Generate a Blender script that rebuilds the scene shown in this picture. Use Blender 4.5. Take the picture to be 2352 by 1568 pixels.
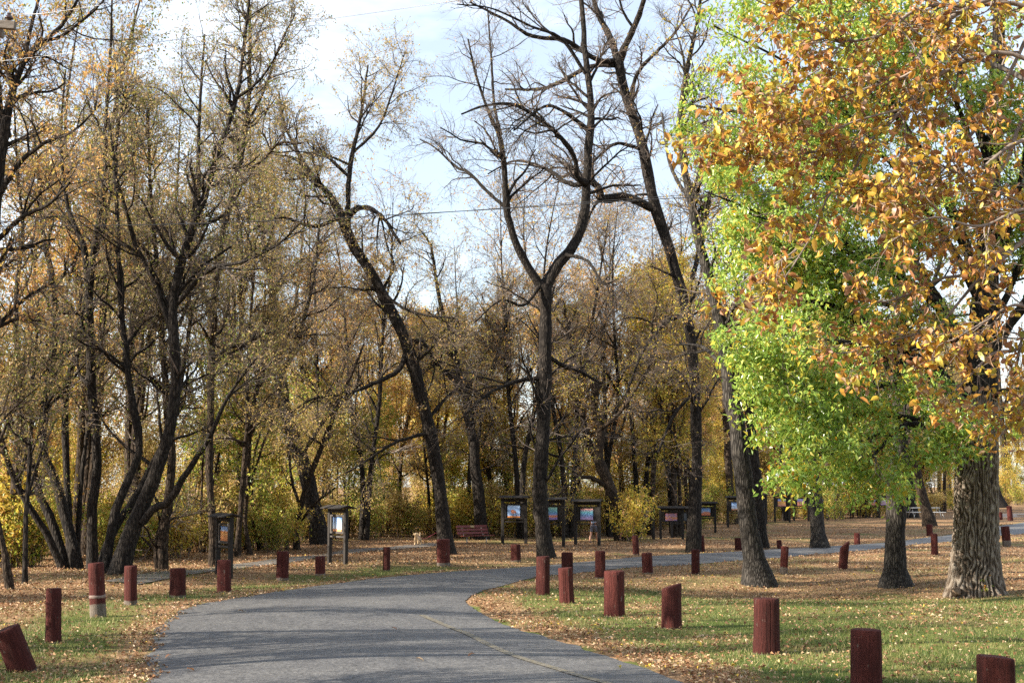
import bpy, math, random
import numpy as np
from mathutils import Vector

for _o in list(bpy.data.objects):
    bpy.data.objects.remove(_o)
SC = bpy.context.scene
COL = SC.collection
random.seed(11)
RNG = np.random.default_rng(11)

# ------------------------------------------------------------------ camera
FW, FH, FL = 2352.0, 1568.0, 3300.0        # picture measure used for the survey, focal length in the same unit
HORIZON = 1118.0
EYE = 2.85
PITCH = math.atan((HORIZON - FH / 2) / FL)
cd = bpy.data.cameras.new("camera")
cd.sensor_fit = 'HORIZONTAL'
cd.sensor_width = 36.0
cd.lens = 36.0 * FL / FW
cd.clip_start = 0.1
cd.clip_end = 4000.0
cam = bpy.data.objects.new("camera", cd)
COL.objects.link(cam)
cam.location = (0, 0, EYE)
cam.rotation_euler = (math.radians(90) + PITCH, 0, 0)
SC.camera = cam

# ------------------------------------------------------------------ light and sky
SUN_EL, SUN_BACK = math.radians(28), math.radians(16)   # low autumn sun, over the photographer's shoulder
SUNV = Vector((-math.cos(SUN_BACK) * math.cos(SUN_EL), -math.sin(SUN_BACK) * math.cos(SUN_EL), math.sin(SUN_EL)))
ld = bpy.data.lights.new("sun", 'SUN')
ld.energy = 5.0
ld.angle = math.radians(0.45)
ld.color = (1.0, 0.91, 0.77)
sun = bpy.data.objects.new("sun", ld)
COL.objects.link(sun)
sun.location = (-40, -20, 60)
sun.rotation_euler = (-SUNV).to_track_quat('-Z', 'Y').to_euler()

world = bpy.data.worlds.new("World")
SC.world = world
world.use_nodes = True
wn, wl = world.node_tree.nodes, world.node_tree.links
wn.clear()
w_out = wn.new('ShaderNodeOutputWorld')
w_bg = wn.new('ShaderNodeBackground')
w_sky = wn.new('ShaderNodeTexSky')
w_sky.sky_type = 'NISHITA'
w_sky.sun_disc = False
w_sky.sun_elevation = SUN_EL
w_sky.sun_rotation = math.atan2(SUNV.x, SUNV.y)
w_sky.air_density = 1.0
w_sky.dust_density = 0.6
w_sky.ozone_density = 1.6
w_tc = wn.new('ShaderNodeTexCoord')
w_map = wn.new('ShaderNodeMapping')
w_map.inputs['Scale'].default_value = (1.6, 1.6, 5.0)
w_map.inputs['Location'].default_value = (0.35, 0.1, 0.3)
w_noi = wn.new('ShaderNodeTexNoise')
w_noi.inputs['Scale'].default_value = 2.1
w_noi.inputs['Detail'].default_value = 7.0
w_noi.inputs['Roughness'].default_value = 0.58
w_rmp = wn.new('ShaderNodeValToRGB')
w_rmp.color_ramp.elements[0].position = 0.47
w_rmp.color_ramp.elements[0].color = (0.30, 0.30, 0.30, 1)
w_rmp.color_ramp.elements[1].position = 0.74
w_rmp.color_ramp.elements[1].color = (0.9, 0.9, 0.9, 1)
w_mix = wn.new('ShaderNodeMixRGB')
w_mix.inputs['Color2'].default_value = (7.8, 8.3, 9.0, 1)
wl.new(w_tc.outputs['Generated'], w_map.inputs['Vector'])
wl.new(w_map.outputs['Vector'], w_noi.inputs['Vector'])
wl.new(w_noi.outputs['Fac'], w_rmp.inputs['Fac'])
wl.new(w_rmp.outputs['Color'], w_mix.inputs['Fac'])
wl.new(w_sky.outputs['Color'], w_mix.inputs['Color1'])
wl.new(w_mix.outputs['Color'], w_bg.inputs['Color'])
w_bg.inputs['Strength'].default_value = 0.072
wl.new(w_bg.outputs['Background'], w_out.inputs['Surface'])

vs = SC.view_settings
vs.view_transform = 'Standard'
vs.look = 'None'
vs.exposure = 1.65
vs.gamma = 1.0
vs.use_curve_mapping = False
try:
    SC.cycles.use_denoising = False
    SC.cycles.max_bounces = 7
    SC.cycles.diffuse_bounces = 3
    SC.cycles.transmission_bounces = 4
    SC.cycles.transparent_max_bounces = 6
    SC.cycles.caustics_reflective = False
    SC.cycles.caustics_refractive = False
    SC.cycles.sample_clamp_indirect = 6.0
except Exception:
    pass

# ------------------------------------------------------------------ survey helpers
CP, SP = math.cos(PITCH), math.sin(PITCH)


def ray(px, py):
    a = (np.asarray(px, float) - FW / 2) / FL
    b = (FH / 2 - np.asarray(py, float)) / FL
    return np.stack([a, CP - b * SP, SP + b * CP], -1)


def at(px, py, Y):
    """point of the place seen in direction (px, py), Y metres down the field"""
    d = ray(px, py)
    t = np.asarray(Y, float) / d[..., 1]
    return d * t[..., None] + np.array([0, 0, EYE])


def sstep(v, a, b):
    t = np.clip((v - a) / (b - a), 0, 1)
    return t * t * (3 - 2 * t)


def hgt(x, y):
    """height of the ground"""
    x = np.asarray(x, float)
    y = np.asarray(y, float)
    z = 0.05 * np.sin(x * 0.37 + 1.3) * np.cos(y * 0.29 + 0.4) + 0.035 * np.sin(x * 0.83 - y * 0.61)
    z = z * sstep(y, 5, 20)
    z = z - 0.42 * np.exp(-((x - 9.3) / 7.5) ** 2 - ((y - 43.5) / 5.5) ** 2)      # swale below the far bend
    z = z + 0.22 * np.exp(-((x + 13.5) / 5.0) ** 2 - ((y - 46.0) / 3.5) ** 2)     # hump under the stem clump
    z = z + 1.2 * sstep(-y, -19, -5)                                              # knoll the picture is taken from
    z = z + 2.5 * sstep(np.hypot(x, y), 190, 420)
    return z


def G(px, py):
    d = ray(px, py)
    t = -EYE / d[..., 2]
    for _ in range(40):
        x, y = d[..., 0] * t, d[..., 1] * t
        t = 0.5 * t + 0.5 * (hgt(x, y) - EYE) / d[..., 2]
    x, y = d[..., 0] * t, d[..., 1] * t
    return np.stack([x, y, hgt(x, y)], -1)


def nrm(v):
    return v / np.maximum(np.linalg.norm(v, axis=-1, keepdims=True), 1e-9)


def spline(pts, n):
    """Catmull-Rom through the rows of pts, n rows back, even along the length of the first three columns"""
    p = np.asarray(pts, float)
    if len(p) == 2:
        return p[0] + (p[1] - p[0]) * np.linspace(0, 1, n)[:, None]
    q = np.vstack([2 * p[0] - p[1], p, 2 * p[-1] - p[-2]])
    out = []
    m = 12
    for i in range(len(p) - 1):
        a, b, c, d = q[i], q[i + 1], q[i + 2], q[i + 3]
        for t in np.arange(m) / m:
            out.append(0.5 * ((2 * b) + (c - a) * t + (2 * a - 5 * b + 4 * c - d) * t * t + (3 * b - a - 3 * c + d) * t ** 3))
    out.append(p[-1])
    out = np.array(out)
    s = np.concatenate([[0], np.cumsum(np.linalg.norm(np.diff(out[:, :3], axis=0), axis=1))])
    u = np.linspace(0, s[-1], n)
    return np.stack([np.interp(u, s, out[:, k]) for k in range(out.shape[1])], -1)


_LAT = RNG.random((64, 64))


def vnoise(u, v, lat=_LAT):
    """smooth value noise, period 64"""
    iu, iv = np.floor(u).astype(int), np.floor(v).astype(int)
    fu, fv = u - iu, v - iv
    fu = fu * fu * (3 - 2 * fu)
    fv = fv * fv * (3 - 2 * fv)
    a = lat[iu % 64, iv % 64]
    b = lat[(iu + 1) % 64, iv % 64]
    c = lat[iu % 64, (iv + 1) % 64]
    d = lat[(iu + 1) % 64, (iv + 1) % 64]
    return (a * (1 - fu) + b * fu) * (1 - fv) + (c * (1 - fu) + d * fu) * fv


# ------------------------------------------------------------------ materials
def new_mat(name):
    m = bpy.data.materials.new(name)
    m.use_nodes = True
    m.node_tree.nodes.clear()
    return m, m.node_tree.nodes, m.node_tree.links


def ramp(n, stops, interp='LINEAR'):
    r = n.new('ShaderNodeValToRGB')
    r.color_ramp.interpolation = interp
    e = r.color_ramp.elements
    while len(e) > 1:
        e.remove(e[-1])
    e[0].position = stops[0][0]
    e[0].color = (*stops[0][1], 1)
    for p, c in stops[1:]:
        k = e.new(p)
        k.color = (*c, 1)
    return r


def noise(n, l, scale, detail=4, rough=0.55, mapping=None, coord='Object'):
    tc = n.new('ShaderNodeTexCoord')
    t = n.new('ShaderNodeTexNoise')
    t.inputs['Scale'].default_value = scale
    t.inputs['Detail'].default_value = detail
    t.inputs['Roughness'].default_value = rough
    if mapping:
        mp = n.new('ShaderNodeMapping')
        mp.inputs['Scale'].default_value = mapping
        l.new(tc.outputs[coord], mp.inputs['Vector'])
        l.new(mp.outputs['Vector'], t.inputs['Vector'])
    else:
        l.new(tc.outputs[coord], t.inputs['Vector'])
    return t


def principled(n, l, rough=0.7, spec=0.3):
    o = n.new('ShaderNodeOutputMaterial')
    b = n.new('ShaderNodeBsdfPrincipled')
    b.inputs['Roughness'].default_value = rough
    b.inputs['Specular IOR Level'].default_value = spec
    l.new(b.outputs['BSDF'], o.inputs['Surface'])
    return b


def bump(n, l, b, height, strength=0.5, dist=0.02):
    k = n.new('ShaderNodeBump')
    k.inputs['Strength'].default_value = strength
    k.inputs['Distance'].default_value = dist
    l.new(height, k.inputs['Height'])
    l.new(k.outputs['Normal'], b.inputs['Normal'])


def simple_mat(name, c0, c1, scale=6, rough=0.7, spec=0.3, mapping=None, bmp=0.0, metallic=0.0):
    m, n, l = new_mat(name)
    b = principled(n, l, rough, spec)
    b.inputs['Metallic'].default_value = metallic
    t = noise(n, l, scale, 5, 0.6, mapping)
    r = ramp(n, [(0.3, c0), (0.7, c1)])
    l.new(t.outputs['Fac'], r.inputs['Fac'])
    l.new(r.outputs['Color'], b.inputs['Base Color'])
    if bmp:
        bump(n, l, b, t.outputs['Fac'], bmp, 0.01)
    return m


def leaf_mat(name, stops, transl=0.35, rough=0.45, spec=0.4, clump=0.35, cscale=0.6):
    """leaf colour from a per-leaf random value, drifting a little from clump to clump"""
    m, n, l = new_mat(name)
    out = n.new('ShaderNodeOutputMaterial')
    b = n.new('ShaderNodeBsdfPrincipled')
    b.inputs['Roughness'].default_value = rough
    b.inputs['Specular IOR Level'].default_value = spec
    a = n.new('ShaderNodeAttribute')
    a.attribute_name = 'rnd'
    t = noise(n, l, cscale, 2, 0.5)
    s = n.new('ShaderNodeMath')
    s.operation = 'SUBTRACT'
    s.inputs[1].default_value = 0.5
    l.new(t.outputs['Fac'], s.inputs[0])
    mu = n.new('ShaderNodeMath')
    mu.operation = 'MULTIPLY_ADD'
    mu.inputs[1].default_value = clump * 2
    l.new(s.outputs[0], mu.inputs[0])
    l.new(a.outputs['Fac'], mu.inputs[2])
    r = ramp(n, stops)
    l.new(mu.outputs[0], r.inputs['Fac'])
    l.new(r.outputs['Color'], b.inputs['Base Color'])
    tr = n.new('ShaderNodeBsdfTranslucent')
    l.new(r.outputs['Color'], tr.inputs['Color'])
    mx = n.new('ShaderNodeMixShader')
    mx.inputs['Fac'].default_value = transl
    l.new(b.outputs['BSDF'], mx.inputs[1])
    l.new(tr.outputs['BSDF'], mx.inputs[2])
    l.new(mx.outputs['Shader'], out.inputs['Surface'])
    return m


def bark_mat(name, dark, light, vs_=(14, 14, 3.0), strength=0.8, dist=0.03):
    m, n, l = new_mat(name)
    b = principled(n, l, 0.9, 0.15)
    tc = n.new('ShaderNodeTexCoord')
    mp = n.new('ShaderNodeMapping')
    mp.inputs['Scale'].default_value = vs_
    l.new(tc.outputs['Object'], mp.inputs['Vector'])
    nz = n.new('ShaderNodeTexNoise')
    nz.inputs['Scale'].default_value = 0.8
    nz.inputs['Detail'].default_value = 4
    l.new(mp.outputs['Vector'], nz.inputs['Vector'])
    ad = n.new('ShaderNodeVectorMath')
    ad.operation = 'MULTIPLY_ADD'
    ad.inputs[1].default_value = (1.1, 1.1, 1.1)
    l.new(nz.outputs['Color'], ad.inputs[0])
    l.new(mp.outputs['Vector'], ad.inputs[2])
    v = n.new('ShaderNodeTexVoronoi')
    v.feature = 'DISTANCE_TO_EDGE'
    v.inputs['Scale'].default_value = 1.0
    l.new(ad.outputs['Vector'], v.inputs['Vector'])
    n2 = noise(n, l, 2.2, 5, 0.6)
    r = ramp(n, [(0.02, dark), (0.28, light)])
    l.new(v.outputs['Distance'], r.inputs['Fac'])
    mx = n.new('ShaderNodeMixRGB')
    mx.blend_type = 'MULTIPLY'
    mx.inputs['Fac'].default_value = 0.8
    r2 = ramp(n, [(0.3, (0.45, 0.45, 0.46)), (0.7, (1.15, 1.08, 1.0))])
    l.new(n2.outputs['Fac'], r2.inputs['Fac'])
    l.new(r.outputs['Color'], mx.inputs['Color1'])
    l.new(r2.outputs['Color'], mx.inputs['Color2'])
    l.new(mx.outputs['Color'], b.inputs['Base Color'])
    r3 = ramp(n, [(0.0, (0, 0, 0)), (0.35, (1, 1, 1))])
    l.new(v.outputs['Distance'], r3.inputs['Fac'])
    bump(n, l, b, r3.outputs['Color'], strength, dist)
    return m


M = {}
M['bark_dark'] = bark_mat('bark_dark', (0.012, 0.010, 0.009), (0.052, 0.045, 0.039))
M['bark_brown'] = bark_mat('bark_brown', (0.018, 0.013, 0.010), (0.088, 0.066, 0.048), (16, 16, 3.5))
M['bark_grey'] = bark_mat('bark_grey', (0.018, 0.016, 0.0145), (0.085, 0.078, 0.07), (15, 15, 3.0))
M['twig'] = simple_mat('twig', (0.07, 0.055, 0.045), (0.21, 0.165, 0.135), 3.0, 0.85, 0.2)
M['twig_light'] = simple_mat('twig_light', (0.10, 0.08, 0.065), (0.27, 0.22, 0.18), 3.0, 0.8, 0.25)
M['leaf_olive'] = leaf_mat('leaf_olive', [(0.0, (0.11, 0.17, 0.025)), (0.25, (0.26, 0.27, 0.055)), (0.5, (0.36, 0.28, 0.09)), (0.75, (0.46, 0.33, 0.15)), (1.0, (0.58, 0.42, 0.22))], 0.45, 0.45, 0.4, 0.4, 0.35)
M['leaf_brown'] = leaf_mat('leaf_brown', [(0.0, (0.27, 0.28, 0.05)), (0.3, (0.46, 0.36, 0.09)), (0.6, (0.52, 0.36, 0.14)), (0.85, (0.58, 0.38, 0.19)), (1.0, (0.66, 0.52, 0.14))], 0.46, 0.45, 0.4, 0.35, 0.3)
M['leaf_yellow'] = leaf_mat('leaf_yellow', [(0.0, (0.26, 0.32, 0.05)), (0.25, (0.58, 0.50, 0.08)), (0.55, (0.72, 0.54, 0.09)), (0.8, (0.62, 0.40, 0.10)), (1.0, (0.55, 0.32, 0.12))], 0.5, 0.45, 0.4, 0.35, 0.3)
M['leaf_shrub'] = leaf_mat('leaf_shrub', [(0.0, (0.12, 0.22, 0.03)), (0.3, (0.33, 0.40, 0.06)), (0.55, (0.62, 0.58, 0.11)), (0.8, (0.56, 0.40, 0.12)), (1.0, (0.50, 0.30, 0.13))], 0.5, 0.45, 0.4, 0.45, 0.5)
M['leaf_rust'] = leaf_mat('leaf_rust', [(0.0, (0.36, 0.33, 0.07)), (0.3, (0.62, 0.42, 0.10)), (0.6, (0.60, 0.34, 0.13)), (0.85, (0.52, 0.28, 0.13)), (1.0, (0.7, 0.5, 0.13))], 0.46, 0.45, 0.3, 0.35, 0.4)
M['leaf_green'] = leaf_mat('leaf_green', [(0.0, (0.16, 0.28, 0.04)), (0.35, (0.30, 0.44, 0.08)), (0.66, (0.42, 0.55, 0.12)), (0.84, (0.60, 0.60, 0.11)), (0.97, (0.62, 0.45, 0.04)), (1.0, (0.58, 0.27, 0.03))], 0.5, 0.32, 0.9, 0.24, 0.5)
M['leaf_orange'] = leaf_mat('leaf_orange', [(0.0, (0.24, 0.25, 0.04)), (0.18, (0.44, 0.36, 0.06)), (0.38, (0.62, 0.40, 0.05)), (0.56, (0.54, 0.28, 0.05)), (0.74, (0.40, 0.18, 0.06)), (0.9, (0.30, 0.14, 0.075)), (1.0, (0.50, 0.36, 0.22))], 0.36, 0.42, 0.45, 0.15, 1.2)
M['leaf_litter'] = leaf_mat('leaf_litter', [(0.0, (0.13, 0.06, 0.03)), (0.35, (0.27, 0.14, 0.07)), (0.65, (0.40, 0.24, 0.13)), (0.88, (0.52, 0.38, 0.23)), (0.985, (0.60, 0.49, 0.34)), (1.0, (0.55, 0.38, 0.06))], 0.15, 0.5, 0.35, 0.25, 0.25)
M['grass'] = leaf_mat('grass', [(0.0, (0.05, 0.085, 0.016)), (0.4, (0.10, 0.14, 0.03)), (0.75, (0.19, 0.19, 0.06)), (1.0, (0.36, 0.29, 0.14))], 0.25, 0.55, 0.3, 0.35, 0.22)
M['metal'] = simple_mat('galvanised_metal', (0.35, 0.34, 0.32), (0.5, 0.49, 0.46), 20, 0.45, 0.5, None, 0, 0.6)
M['kiosk_wood'] = simple_mat('kiosk_wood', (0.010, 0.0085, 0.0075), (0.034, 0.028, 0.024), 5, 0.75, 0.3, (6, 6, 0.7), 0.4)
M['kiosk_worn'] = simple_mat('kiosk_worn_wood', (0.03, 0.027, 0.025), (0.10, 0.09, 0.083), 5, 0.8, 0.3, (6, 6, 0.7), 0.4)
M['kiosk_roof'] = simple_mat('kiosk_roof', (0.016, 0.014, 0.013), (0.05, 0.044, 0.04), 7, 0.85, 0.2, (1, 6, 6), 0.4)
M['bench_red'] = simple_mat('bench_red_paint', (0.12, 0.022, 0.02), (0.21, 0.045, 0.038), 4, 0.5, 0.4, (1, 8, 8), 0.2)
M['brass'] = simple_mat('plaque', (0.35, 0.24, 0.10), (0.45, 0.32, 0.15), 10, 0.4, 0.5)
M['table_paint'] = simple_mat('table_paint', (0.55, 0.55, 0.53), (0.7, 0.7, 0.68), 6, 0.6, 0.4)
M['wire'] = simple_mat('wire', (0.12, 0.12, 0.125), (0.22, 0.22, 0.23), 1, 0.35, 0.6, None, 0, 0.5)
M['wire_dark'] = simple_mat('wire_sheath', (0.02, 0.02, 0.022), (0.05, 0.05, 0.05), 1, 0.4, 0.4)
M['pole_wood'] = simple_mat('pole_wood', (0.10, 0.085, 0.07), (0.24, 0.21, 0.18), 6, 0.85, 0.2, (1, 8, 8), 0.4)
M['porcelain'] = simple_mat('porcelain', (0.03, 0.012, 0.01), (0.06, 0.025, 0.02), 2, 0.12, 0.8)
M['dog_fur'] = simple_mat('dog_fur', (0.52, 0.36, 0.2), (0.72, 0.55, 0.36), 22, 0.9, 0.1, None, 0.8)
M['dog_dark'] = simple_mat('dog_nose', (0.02, 0.015, 0.012), (0.04, 0.03, 0.03), 5, 0.4, 0.5)
M['leash'] = simple_mat('leash', (0.28, 0.05, 0.07), (0.4, 0.08, 0.1), 5, 0.6, 0.3)
M['skin'] = simple_mat('skin', (0.45, 0.22, 0.14), (0.52, 0.28, 0.19), 5, 0.5, 0.4)
M['hair'] = simple_mat('hair', (0.03, 0.02, 0.015), (0.07, 0.05, 0.035), 30, 0.6, 0.3)
M['shirt_blue'] = simple_mat('shirt_blue', (0.16, 0.26, 0.45), (0.42, 0.52, 0.68), 25, 0.85, 0.1)
M['shorts_grey'] = simple_mat('shorts_grey', (0.09, 0.09, 0.11), (0.15, 0.15, 0.18), 6, 0.9, 0.1)
M['cloth_black'] = simple_mat('cloth_black', (0.012, 0.012, 0.014), (0.03, 0.03, 0.034), 6, 0.9, 0.1)
M['shoe'] = simple_mat('shoe', (0.05, 0.05, 0.05), (0.12, 0.12, 0.12), 6, 0.7, 0.2)


def red_post_mat():
    """flaking barn-red paint over grey wood; bare towards the foot where the paint stopped"""
    m, n, l = new_mat('red_post_paint')
    b = principled(n, l, 0.8, 0.15)
    tc = n.new('ShaderNodeTexCoord')
    sx = n.new('ShaderNodeSeparateXYZ')
    l.new(tc.outputs['Object'], sx.inputs[0])
    oi = n.new('ShaderNodeObjectInfo')
    grain = noise(n, l, 3.2, 8, 0.75, (9, 9, 0.8))
    patch = noise(n, l, 5.0, 4, 0.6)
    fine = noise(n, l, 13.0, 5, 0.7, (1, 1, 0.45))
    for tex in (grain, patch, fine):
        src = tex.inputs['Vector'].links[0].from_socket
        sh = n.new('ShaderNodeVectorMath')
        sh.operation = 'ADD'
        mu = n.new('ShaderNodeMath')
        mu.operation = 'MULTIPLY'
        mu.inputs[1].default_value = 87.0
        l.new(oi.outputs['Random'], mu.inputs[0])
        l.new(src, sh.inputs[0])
        l.new(mu.outputs[0], sh.inputs[1])
        l.new(sh.outputs['Vector'], tex.inputs['Vector'])
    red = ramp(n, [(0.3, (0.028, 0.009, 0.008)), (0.5, (0.066, 0.017, 0.014)), (0.72, (0.115, 0.032, 0.024))])
    l.new(grain.outputs['Fac'], red.inputs['Fac'])
    wood = ramp(n, [(0.3, (0.07, 0.055, 0.045)), (0.7, (0.2, 0.165, 0.135))])
    l.new(grain.outputs['Fac'], wood.inputs['Fac'])
    a = n.new('ShaderNodeAttribute')
    a.attribute_type = 'OBJECT'
    a.attribute_name = '["bare_foot"]'
    d = n.new('ShaderNodeMath')
    d.operation = 'SUBTRACT'
    l.new(a.outputs['Fac'], d.inputs[0])
    l.new(sx.outputs['Z'], d.inputs[1])
    k = n.new('ShaderNodeMath')
    k.operation = 'MULTIPLY_ADD'
    k.inputs[1].default_value = 9.0
    l.new(d.outputs[0], k.inputs[0])
    l.new(patch.outputs['Fac'], k.inputs[2])
    r = ramp(n, [(0.55, (0, 0, 0)), (0.75, (1, 1, 1))])
    l.new(k.outputs[0], r.inputs['Fac'])
    chips = ramp(n, [(0.63, (0, 0, 0)), (0.67, (0.75, 0.75, 0.75))])
    l.new(fine.outputs['Fac'], chips.inputs['Fac'])
    mxf = n.new('ShaderNodeMixRGB')
    mxf.blend_type = 'LIGHTEN'
    mxf.inputs['Fac'].default_value = 1.0
    l.new(r.outputs['Color'], mxf.inputs['Color1'])
    l.new(chips.outputs['Color'], mxf.inputs['Color2'])
    mx = n.new('ShaderNodeMixRGB')
    l.new(mxf.outputs['Color'], mx.inputs['Fac'])
    l.new(red.outputs['Color'], mx.inputs['Color1'])
    l.new(wood.outputs['Color'], mx.inputs['Color2'])
    hs = n.new('ShaderNodeHueSaturation')
    va = n.new('ShaderNodeMapRange')
    va.inputs['To Min'].default_value = 0.75
    va.inputs['To Max'].default_value = 1.35
    l.new(oi.outputs['Random'], va.inputs['Value'])
    l.new(va.outputs['Result'], hs.inputs['Value'])
    l.new(mx.outputs['Color'], hs.inputs['Color'])
    l.new(hs.outputs['Color'], b.inputs['Base Color'])
    bump(n, l, b, grain.outputs['Fac'], 1.0, 0.05)
    return m


M['red_post'] = red_post_mat()
M['burl'] = simple_mat('burl', (0.09, 0.06, 0.04), (0.24, 0.17, 0.12), 9, 0.9, 0.1, None, 0.5)


# ------------------------------------------------------------------ mesh helpers
def mk_mesh(name, V, parts, smooth=None):
    """parts: list of (faces array (n,3|4), material index, rnd array or None)"""
    V = np.ascontiguousarray(V, np.float32)
    me = bpy.data.meshes.new(name)
    nl = sum(p[0].size for p in parts)
    nf = sum(len(p[0]) for p in parts)
    me.vertices.add(len(V))
    me.vertices.foreach_set('co', V.ravel())
    me.loops.add(nl)
    me.polygons.add(nf)
    li = np.concatenate([p[0].ravel() for p in parts]).astype(np.int32)
    tot = np.concatenate([np.full(len(p[0]), p[0].shape[1], np.int32) for p in parts])
    st = np.concatenate([[0], np.cumsum(tot)[:-1]]).astype(np.int32)
    me.loops.foreach_set('vertex_index', li)
    me.polygons.foreach_set('loop_start', st)
    me.polygons.foreach_set('material_index', np.concatenate([np.full(len(p[0]), p[1], np.int32) for p in parts]))
    sm = np.concatenate([np.full(len(p[0]), p[0].shape[1] == 4 if smooth is None else smooth, bool) for p in parts])
    me.polygons.foreach_set('use_smooth', sm)
    if any(p[2] is not None for p in parts):
        at_ = me.attributes.new('rnd', 'FLOAT', 'FACE')
        at_.data.foreach_set('value', np.concatenate([p[2] if p[2] is not None else np.zeros(len(p[0])) for p in parts]).astype(np.float32))
    me.update(calc_edges=True)
    return me


def obj(name, me, mats=(), parent=None, loc=None, rot=None):
    if me is not None:
        for k in mats:
            if len(me.materials) < len(mats):
                me.materials.append(M[k])
    o = bpy.data.objects.new(name, me)
    COL.objects.link(o)
    if parent is not None:
        o.parent = parent
    if loc is not None:
        o.location = loc
    if rot is not None:
        o.rotation_euler = rot
    return o


def tag(o, label=None, cat=None, group=None, kind=None):
    if label:
        o['label'] = label
    if cat:
        o['category'] = cat
    if group:
        o['group'] = group
    if kind:
        o['kind'] = kind
    return o


def thing(name, loc, rz, label, cat, group=None):
    o = obj(name, None, loc=loc, rot=(0, 0, rz))
    o.empty_display_size = 0.3
    return tag(o, label, cat, group)


class MB:
    """small mesh collector: boxes, bars, slabs"""
    def __init__(self):
        self.v, self.f = [], []

    def box(self, c, s, rot=None):
        c = np.array(c, float)
        h = np.array(s, float) / 2
        p = np.array([[i, j, k] for k in (-1, 1) for j in (-1, 1) for i in (-1, 1)], float) * h
        if rot is not None:
            p = p @ np.array(rot).T
        b = len(self.v)
        self.v += list(p + c)
        self.f += [[b + q for q in f] for f in ((0, 2, 3, 1), (4, 5, 7, 6), (0, 1, 5, 4), (2, 6, 7, 3), (0, 4, 6, 2), (1, 3, 7, 5))]
        return self

    def bar(self, a, b, r, n=8):
        P = np.array([[a, b]], float)
        V, F = tubes(P, np.full((1, 2), r), n)
        k = len(self.v)
        self.v += list(V)
        self.f += [[k + q for q in f] for f in F]
        self.f += [[k + q for q in range(n)][::-1], [k + n + q for q in range(n)]]
        return self

    def build(self, name, mat, parent=None, bevel=0.0, smooth=False):
        me = bpy.data.meshes.new(name)
        me.from_pydata([tuple(v) for v in self.v], [], self.f)
        if smooth:
            me.polygons.foreach_set('use_smooth', [True] * len(me.polygons))
        o = obj(name, me, (mat,), parent)
        if bevel:
            m = o.modifiers.new('edge', 'BEVEL')
            m.width = bevel
            m.segments = 2
        return o


def tubes(P, R, S):
    """M tubes of K rings and S sides -> verts, quads"""
    Mn, K, _ = P.shape
    T = np.empty_like(P)
    T[:, 1:-1] = P[:, 2:] - P[:, :-2]
    T[:, 0] = P[:, 1] - P[:, 0]
    T[:, -1] = P[:, -1] - P[:, -2]
    T = nrm(T)
    mt = np.abs(T.mean(1))
    ref = np.eye(3)[np.argmin(mt, 1)][:, None, :]
    N = nrm(ref - (ref * T).sum(-1, keepdims=True) * T)
    B = np.cross(T, N)
    a = np.arange(S) * 2 * np.pi / S
    V = P[:, :, None, :] + R[:, :, None, None] * (np.cos(a)[:, None] * N[:, :, None, :] + np.sin(a)[:, None] * B[:, :, None, :])
    idx = np.arange(Mn * K * S).reshape(Mn, K, S)
    i0, i1 = idx[:, :-1], idx[:, 1:]
    F = np.stack([i0, np.roll(i0, -1, 2), np.roll(i1, -1, 2), i1], -1).reshape(-1, 4)
    return V.reshape(-1, 3), F


def grow(P, R, n, t0, t1, ang, length, K, wob, trop, rfac, rmin, rmax, rng, taper=0.35):
    """n shoots from the M x K stems (P, R), vectorised"""
    Mn, Kp, _ = P.shape
    L = np.linalg.norm(np.diff(P, axis=1), axis=2).sum(1)
    m = rng.choice(Mn, n, p=L / L.sum())
    t = t0 + (t1 - t0) * rng.random(n) ** 0.85
    f = t * (Kp - 1)
    i = np.minimum(f.astype(int), Kp - 2)
    w = (f - i)[:, None]
    p = P[m, i] * (1 - w) + P[m, i + 1] * w
    r = R[m, i] * (1 - w[:, 0]) + R[m, i + 1] * w[:, 0]
    d = nrm(P[m, i + 1] - P[m, i])
    q = nrm(np.cross(d, rng.normal(size=(n, 3))))
    a = np.radians(rng.normal(ang, ang * 0.25, n))[:, None]
    d = nrm(np.cos(a) * d + np.sin(a) * q + np.array([0, 0, trop * 0.5]))
    ln = length * rng.uniform(0.55, 1.25, n) * (1.2 - 0.65 * t)
    out = np.empty((n, K, 3))
    out[:, 0] = p
    st = (ln / (K - 1))[:, None]
    for k in range(1, K):
        d = nrm(d + wob * rng.normal(size=(n, 3)) + np.array([0, 0, trop * 0.35]))
        out[:, k] = out[:, k - 1] + d * st
    r0 = np.clip(r * rfac, rmin, rmax)
    RR = r0[:, None] * np.linspace(1, taper, K)[None, :]
    return out, RR


def leaves(P, n, size, rng, droop=0.3, spread=0.05, t0=0.15, aspect=0.5, curl=0.25, back=0.0):
    """n two-triangle leaves, folded on the midrib, set along the stems P"""
    Mn, K, _ = P.shape
    m = rng.integers(0, Mn, n)
    f = (t0 + (1 - t0) * rng.random(n)) * (K - 1)
    i = np.minimum(f.astype(int), K - 2)
    w = (f - i)[:, None]
    p = P[m, i] * (1 - w) + P[m, i + 1] * w + rng.normal(size=(n, 3)) * spread
    return leaf_shape(p, rng, size, droop, aspect, curl)


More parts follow.
